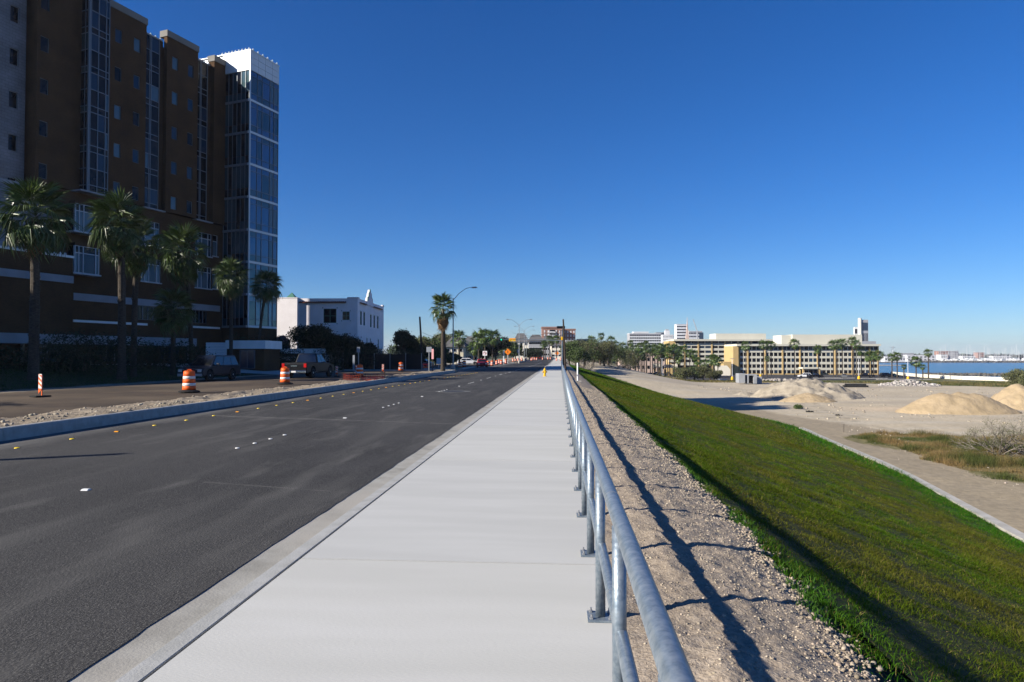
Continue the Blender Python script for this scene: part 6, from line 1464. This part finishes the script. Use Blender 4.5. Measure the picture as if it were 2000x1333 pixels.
a = P(1278, 728, 280); t = thing('entrance_canopy', 'white roofed drive through canopy on yellow columns among palms', 'canopy', (a.x, a.y, LOT)); k = 280 / F
MB().box(0, 11 * k, 0, 5, 3.4, 5.1).build('fascia', M['hotel_white'], t); MB().box(24 * k, 49 * k, 3, 8, 3.2, 4.6).build('fascia', M['cream'], t)
for s in (2, 9, 12.5, 22, 28, 34, 44): MB().box(s * k - .45, s * k + .45, 1, 1.9, -.5, 3.4 if s < 12 else 3.2).build('yellow_column', M['hotel_yellow'], t)
t = slab_building(1213, 1300, 330, 693, -6, 'low pink brown buildings behind the palms at the left of the hotel', 'far_pink', 2, 9, 10, 'low_building', frac=(.4, .4))
t = slab_building(1128, 1156, 300, 666, -2, 'dark blue glass building behind the thicket', 'glass_blue', 3, 4, 10, 'glass_building', frac=(.8, .5))
t = slab_building(1106, 1130, 320, 668, -1, 'grey low building right of the wooden poles', 'far_grey', 3, 4, 10, 'low_building')
a = P(1293, 680, 380); t = thing('white_gable_hall', 'white gabled hall roof showing above the hotel palms', 'building', (a.x, a.y, -4)); H = P(1304, 671.5, 380).z + 4; e = P(1293, 679, 380).z + 4; k = 380 / F
MB().prism([(0, 0), (22 * k, 0), (22 * k, e), (11 * k, H), (0, e)], 0, 10).build('hall', M['far_white'], t)
PALMS = [(1136, 250, 672), (1155, 262, 658), (1165, 255, 672), (1174, 270, 652), (1182, 262, 670), (1194, 280, 659), (1203, 275, 668), (1216, 262, 671), (1226, 258, 684), (1231, 262, 666), (1247, 258, 684), (1252, 268, 672), (1262, 262, 668), (1270, 272, 676), (1279, 268, 674), (1284, 262, 690), (1292, 270, 680), (1300, 264, 684), (1308, 262, 678), (1317, 270, 674), (1325, 262, 692), (1336, 266, 676), (1347, 262, 684), (1355, 258, 686), (1362, 254, 700), (1376, 250, 704), (1389, 246, 696), (1394, 240, 694), (1402, 238, 699)]
PLAB = {1136: 'leftmost thin palm rising behind the thicket', 1155: 'palm rising high behind the thicket, left of the tallest one', 1165: 'lower palm between the two high ones behind the thicket', 1174: 'tallest thin palm standing against the sky behind the thicket', 1182: 'lower palm just right of the tallest one behind the thicket', 1194: 'second tallest palm against the sky at the right end of the thicket', 1203: 'palm leaning close to the right of the second tallest one', 1402: 'rightmost palm of the grove, before the yellow block of the hotel', 1394: 'palm next to the rightmost one of the grove'}
_g = random.Random(5); PALMS += [(_g.uniform(1225, 1330), _g.uniform(248, 285), _g.uniform(672, 694)) for _ in range(22)]
for i, (px, d, tp) in enumerate(PALMS):
    x, y = XY(px, d); far_palm(PLAB.get(px, 'fan palm in the crowded palm grove between the thicket and the hotel'), px, d, tp, max(zgf(x, y), -6.2), 1.9 + .3 * ((i * 7) % 3 - 1), 'palms in the grove left of the hotel', i)
HP = [(1457, 268, 669, 'first palm from the left before the front hotel wing'), (1491, 270, 667, 'left one of the pair of tall palms before the second yellow column'), (1506, 272, 668, 'right one of the pair of tall palms before the second yellow column'), (1498, 262, 697, 'short palm at the feet of the tall pair'), (1552, 268, 665, 'tall palm standing alone left of the entrance canopy'), (1598, 270, 676, 'shorter palm right of the entrance canopy'), (1628, 262, 667, 'left palm of the cluster before the penthouse'), (1635, 268, 666, 'second palm of the cluster before the penthouse'), (1645, 272, 664, 'third palm of the cluster before the penthouse'), (1665, 264, 660, 'tallest palm of the cluster before the penthouse'), (1672, 272, 666, 'palm right behind the tallest of the cluster'), (1682, 266, 679, 'lower palm right of the cluster'), (1698, 258, 688, 'left low palm at the right end of the hotel'), (1706, 262, 690, 'middle low palm at the right end of the hotel'), (1715, 256, 687, 'right low palm at the end corner of the hotel')]
for i, (px, d, tp, lb_) in enumerate(HP): far_palm(lb_, px, d, tp, LOT, 2.1 if i != 3 else 1.3, 'palms before the front hotel wing', i)
WP = [(1742, 246, 693, 1.7, 'left palm of the close pair before the water'), (1752, 246, 690, 1.8, 'right palm of the close pair before the water'), (1765, 246, 713, 1.1, 'shortest palm before the water left of the lamp'), (1789, 242, 699, 2.1, 'broad low palm before the water right of the lamp'), (1802, 240, 713, 1.2, 'short slim palm beside the tallest water side palm'), (1813, 238, 684, 1.5, 'tallest palm before the water')]
for i, (px, d, tp, c, lb_) in enumerate(WP): far_palm(lb_, px, d, tp, LOT, c, 'palms along the seawall', i + 1, r=.24)
for px, d, lb_ in ((1430, 232, 'lot lamp with yellow base at the left end of the front wing'), (1677, 240, 'lot lamp with yellow base before the palm cluster'), (1773, 232, 'lot lamp with yellow base before the water'), (1293, 240, 'lot lamp near the yellow canopy'), (1485, 262, 'lot lamp between the containers and the tall pair of palms')):
    x, y = XY(px, d); t = thing('lot_lamp', lb_, 'street lamp', (x, y, LOT), 0, 'parking lot lamps'); MB().tube([(0, 0, 0), (0, 0, 7.2)], [.1, .08], 8).build('pole', M['far_white'], t); MB().lathe([(.5, -.2), (.42, .8), (.3, 1.1), (.1, 1.15)], 10).build('base', M['yellow_paint'], t); MB().box(-.7, .7, -.15, .15, 7.15, 7.32).build('lamp_head', M['steel_grey'], t)

# seawall, groin
sw_ = thing('seawall', 'long pale seawall between the rough grass and the bay', 'wall', (0, 0, 0))
pts = [XY(1741, 305), XY(1800, 262), XY(1880, 236), XY(1962, 222)]; pts.append((pts[-1][0] + 8, -60))
for a, b_ in zip(pts, pts[1:]):
    a, b_ = Vector((*a, 0)), Vector((*b_, 0)); n = max(1, int((b_ - a).length / 9)); 
    for i in range(n):
        p, q = a.lerp(b_, i / n), a.lerp(b_, (i + 1) / n); dd = (q - p).normalized() * .03; nn = Vector((dd.y, -dd.x, 0)).normalized() * .5; p = p + dd; q = q - dd
        MB().add([(p.x, p.y, -9.5), (q.x, q.y, -9.5), (q.x + nn.x, q.y + nn.y, -9.5), (p.x + nn.x, p.y + nn.y, -9.5), (p.x, p.y, -5.0), (q.x, q.y, -5.0), (q.x + nn.x, q.y + nn.y, -5.0), (p.x + nn.x, p.y + nn.y, -5.0)], [(0, 1, 2, 3), (7, 6, 5, 4), (0, 4, 5, 1), (1, 5, 6, 2), (2, 6, 7, 3), (3, 7, 4, 0)]).build('wall_panel', M['cream'], sw_)
def rockline(name, label, a, b_, w_, h, n, base=-8.6):
    a, b_ = Vector(a), Vector(b_); d = b_ - a; t = RNG.random(n); g_ = RNG.normal(size=n) * .33
    p = np.stack([a.x + d.x * t - d.y / d.length * g_ * w_, a.y + d.y * t + d.x / d.length * g_ * w_, base + h * (1 - np.abs(g_)) * RNG.random(n)], 1); stones(name, p, (h * .35 + h * .4 * RNG.random(n)), (.10, .095, .085), label, 'rocks')
rockline('rock_groin', 'low dark rock groin lying across the blue water', (*XY(1805, 372), 0), (*XY(2150, 350), 0), 3, 1.3, 1500)
rockline('breakwater', 'long dark rock breakwater in front of the marina', (*XY(1790, 1180), 0), (*XY(2200, 1130), 0), 6, 3.0, 2500)
bs_ = MB(); x0 = [XY(1700, 1240), XY(1730, 1120), XY(1800, 1180), XY(2300, 1160), XY(2300, 3000), XY(1500, 3000)]; bs_.add([(x, y, -7.6) for x, y in x0], [tuple(range(6))]); bs_.add([(*XY(1690, 760), -8.2), (*XY(1765, 745), -8.2), (*XY(1770, 800), -8.2), (*XY(1690, 850), -8.2)], [(0, 1, 2, 3)])
tag(bs_.build('marina_ground', M['concrete']), kind='structure')

# ================================================================== SKYLINE
def tower(px0, px1, d, top, label, m, rows, cols, zb=-5, **k): return slab_building(px0, px1, d, top, zb, label, m, rows, cols, name=k.pop('name', 'tower_block'), **k)
t = tower(1230, 1291, 900, 652.5, 'wide white balcony hotel in the skyline left of the spire', 'far_grey', 10, 14, bandm='far_white', frac=(.7, .5), depth=20); k = 900 / F
MB().box(8 * k, 38 * k, 2, 14, P(1240, 652, 900).z + 5 + .9, P(1240, 648, 900).z + 5).build('roof_block', M['far_white'], t)
t = tower(1295, 1316, 1000, 655, 'stepped white tower with small cupola in the skyline', 'far_white', 9, 8, frac=(.35, .4)); k = 1000 / F
MB().box(5 * k, 14 * k, 2, 8, P(1300, 655, 1000).z + 5.9, P(1300, 646, 1000).z + 5).build('upper_block', M['far_white'], t); MB().box(6.5 * k, 12 * k, 3, 7, P(1300, 646, 1000).z + 5, P(1300, 643.5, 1000).z + 5).build('cupola', M['far_grey'], t)
tower(1282, 1298, 1100, 650.5, 'bluish glass slab behind the stepped white tower', 'far_grey', 10, 6, wm='glass_blue', frac=(.8, .7))
t = tower(1322, 1344, 980, 634.5, 'tall white banded tower left of the pink spire', 'far_white', 12, 5, wm='glass_dark', frac=(.94, .34))
t = tower(1346, 1372, 960, 648, 'building under construction with dark blue side right of the spire', 'far_grey', 9, 9, frac=(.5, .5), bandm='far_white'); k = 960 / F; MB().box(19.5 * k, 27.5 * k, -2, 10, 0, P(1350, 650, 960).z + 5).build('blue_net', M['glass_blue'], t)
a = P(1343, 690, 600); t = thing('church_spire', 'slender pink stone church spire in the skyline', 'church', (a.x, a.y, -5)); H = P(1343, 619, 600).z + 5; k = 600 / F; b0_ = P(1343, 655, 600).z + 5
MB().box(-3.0 * k, 3.0 * k, 0, 6 * k, 0, b0_).build('belfry', M['far_pink'], t); MB().box(-2.0 * k, 2.0 * k, 1 * k, 5 * k, b0_, b0_ + 11 * k).build('upper_belfry', M['far_pink'], t)
MB().lathe([(1.7 * k, b0_ + 11 * k), (.9 * k, b0_ + 22 * k), (.1, H)], 8, (0, 3 * k, 0)).build('spire', M['far_pink'], t)
a = P(1362, 660, 950); t = thing('tower_crane', 'thin grey luffing crane leaning left above the building site', 'crane', (a.x, a.y, 20)); k = 950 / F
MB().tube([(0, 0, 0), (0, 0, P(1362, 646, 950).z - 20)], .8, 6).build('mast', M['far_grey'], t); MB().tube([(0, 0, P(1362, 648, 950).z - 20), (-8 * k, 0, P(1362, 624, 950).z - 20)], .55, 6).build('jib', M['far_grey'], t)
a = P(1680, 680, 900); t = thing('bayfront_tower', 'rounded beige tower with dark glass side behind the right end of the hotel', 'building', (a.x, a.y, -6)); k = 900 / F; H = P(1683, 622, 900).z + 6
MB().lathe([(3.4 * k, 0), (3.4 * k, H)], 20, (0, 0, 0)).build('round_core', M['cream'], t, True); MB().box(1.2 * k, 15.5 * k, -.5 * k, 9 * k, 0, H - 2).build('glass_body', M['far_grey'], t)
for q in range(5): MB().box((3.6 + 2.4 * q) * k, (4.9 + 2.4 * q) * k, -.62 * k, -.501 * k, 4, H * .66).build('glass_strip', M['glass_dark'], t)
MB().box(3.5 * k, 15.0 * k, -.64 * k, -.5 * k, H * .72, H * .9).build('glass_crown', M['glass_blue'], t)
MB().box(-9 * k, -3.5 * k, 2 * k, 8 * k, 0, P(1675, 639, 900).z + 6).build('side_block', M['far_white'], t); MB().box(-8.8 * k, -4.5 * k, 1.8 * k, 1.99 * k, P(1675, 652, 900).z + 6, P(1675, 643, 900).z + 6).build('glass_panel', M['glass_dark'], t)
MB().box(-4 * k, 29 * k, -2 * k, 4 * k, 0, P(1690, 667, 900).z + 6).build('podium', M['far_grey'], t)
# harbour side
MR = [(1772, 1842, 1300, 694.5, 'long white low hall on the far shore', 'far_white', 2, 9), (1833, 1852, 1400, 687, 'brownish apartment block behind the white hall', 'midrise_brown', 5, 5), (1853, 1872, 1420, 686.5, 'grey apartment block right of the brownish one', 'far_grey', 5, 5), (1838, 1850, 1250, 694, 'white cubic building at the marina', 'far_white', 2, 3), (1910, 1922, 1500, 689.5, 'small tan block behind the masts', 'midrise_brown', 3, 3), (1728, 1768, 1250, 697, 'row of pale sheds on the shore at the hotel corner', 'far_white', 1, 8), (1750, 1785, 1450, 691, 'grey warehouse behind the pale sheds', 'far_grey', 2, 6), (1880, 1905, 1450, 696.5, 'low white clubhouse behind the boats', 'far_white', 2, 6), (1940, 1975, 1480, 696.5, 'long low white building behind the right boats', 'far_white', 2, 8)]
for (a0, a1, d, tp, lb_, m, r_, c_) in MR: tower(a0, a1, d, tp, lb_, m, r_, c_, -8, name='harbour_building', frac=(.5, .4))
def boat(seed):
    g = random.Random(seed); L = g.uniform(9, 14); t = thing('moored_boat', 'white moored boat in the crowded marina across the water', 'boat', (0, 0, 0), 0, 'white boats moored in the marina')
    MB().prism([(-L / 2, 0), (L / 2 - 1.5, 0), (L / 2, 1.6), (-L / 2, 1.3)], -1.6, 1.6).build('hull', M['white_paint'], t); MB().prism([(-L * .3, 1.35), (L * .25, 1.5), (L * .15, 2.7 + seed), (-L * .28, 2.7 + seed)], -1.2, 1.2).build('cabin', M['white_paint'] if seed % 2 else M['far_white'], t)
    MB().box(-L * .2, L * .16, -1.22, -1.201, 1.9, 2.4).build('window', M['glass_dark'], t)
    MB().tube([(0, 0, 1.4), (0, 0, 13 + 3.5 * seed)], .13, 5).build('mast', M['far_white'], t)
    if seed != 1: MB().box(-L * .4, L * .05, -.2, .2, 2.7 + seed, 3.2 + seed).build('sail_cover', M['car_teal'] if seed == 2 else M['white_paint'], t)
    return t
protos = [boat(i) for i in range(3)]; used = set()
for i in range(110):
    px = 1830 + 200 * ((i * .618034) % 1) + random.uniform(-2, 2); d = random.uniform(1190, 1340); x, y = XY(px, d); pr = protos[i % 3]; s = random.uniform(.9, 1.7)
    if i < 3: pr.location = (x, y, -8.5); pr.rotation_euler.z = random.uniform(-.6, .6)
    else: clone(pr, (x, y, -8.5), random.choice((0, R(90), R(180))) + random.uniform(-.3, .3), scale=s)
a = P(1744, 700, 700); t = thing('lattice_mast', 'grey lattice mast rising behind the palms at the hotel corner', 'mast', (a.x, a.y, -8)); H = P(1744, 677, 700).z + 8
for s in (-1, 1): MB().tube([(s * 2.2, 0, 0), (s * .5, 0, H)], .25, 5).build('leg', M['steel_grey'], t)
for j in range(6): MB().tube([(-2.2 + .28 * j, 0, H * j / 6), (2.2 - .28 * (j + 1), 0, H * (j + 1) / 6)], .15, 4).build('brace', M['steel_grey'], t)
MB().box(-2.5, 2.5, -.2, .2, H - 1.2, H - .8).build('crossbar', M['steel_grey'], t)
# far tree lines that read as one mass
def treeline(name, label, px0, px1, d, top, zb, n, m='leaf_dark', leaf=1.3, rag=.4, seed=1):
    g = random.Random(seed); a, b_ = XY(px0, d), XY(px1, d); H = P((px0 + px1) / 2, top, d).z - zb; k = int(math.hypot(b_[0] - a[0], b_[1] - a[1]) / (H * .8)) + 2
    lb = []
    for i in range(k):
        t = i / (k - 1); h = H * g.uniform(1 - rag, 1.0); lb.append((a[0] + (b_[0] - a[0]) * t, a[1] + (b_[1] - a[1]) * t, h * .5, H * .6, H * .6, h * .52))
    o = put(clump_mesh(name, M[m], lb, n, leaf, seed, shell=.6), name, None, (0, 0, zb)); return tag(o, label, 'trees', None, 'stuff')
treeline('far_woods', 'distant dark tree mass behind the houses left of the road', 770, 1100, 520, 675, 1.5, 9000, 'leaf_green', .9, .5, 2)
treeline('far_woods', 'distant tree mass behind the thicket and palms', 1095, 1330, 480, 686, -3, 9000, 'leaf_green', .8, .5, 3)
treeline('far_woods', 'thin dark tree line on the far shore of the bay', 1722, 2100, 1700, 692, -8, 9000, 'leaf_dark', 2.2, .4, 4)
treeline('far_woods', 'faint low tree line on the horizon behind the masts', 1500, 2400, 3600, 691.5, -8, 6000, 'leaf_green', 6, .3, 5)
treeline('far_woods', 'trees behind the stucco building and the hospital', 520, 790, 230, 662, 1.0, 9000, 'leaf_dark', .5, .5, 6) if False else None

# ================================================================== HAZE
hz = MB().box(-2000, 4700, -420, 5000, -11, 75).build('haze', None); tag(hz, 'thin sea haze over the whole scene', None, None, 'stuff')
m = bpy.data.materials.new('haze'); m.use_nodes = True; n = m.node_tree.nodes; n.remove(n['Principled BSDF']); v = n.new('ShaderNodeVolumePrincipled'); v.inputs['Color'].default_value = (.82, .84, 1, 1); v.inputs['Density'].default_value = .0001; v.inputs['Anisotropy'].default_value = .2
m.node_tree.links.new(v.outputs[0], n['Material Output'].inputs['Volume']); hz.data.materials.append(m)
HAZE = hz
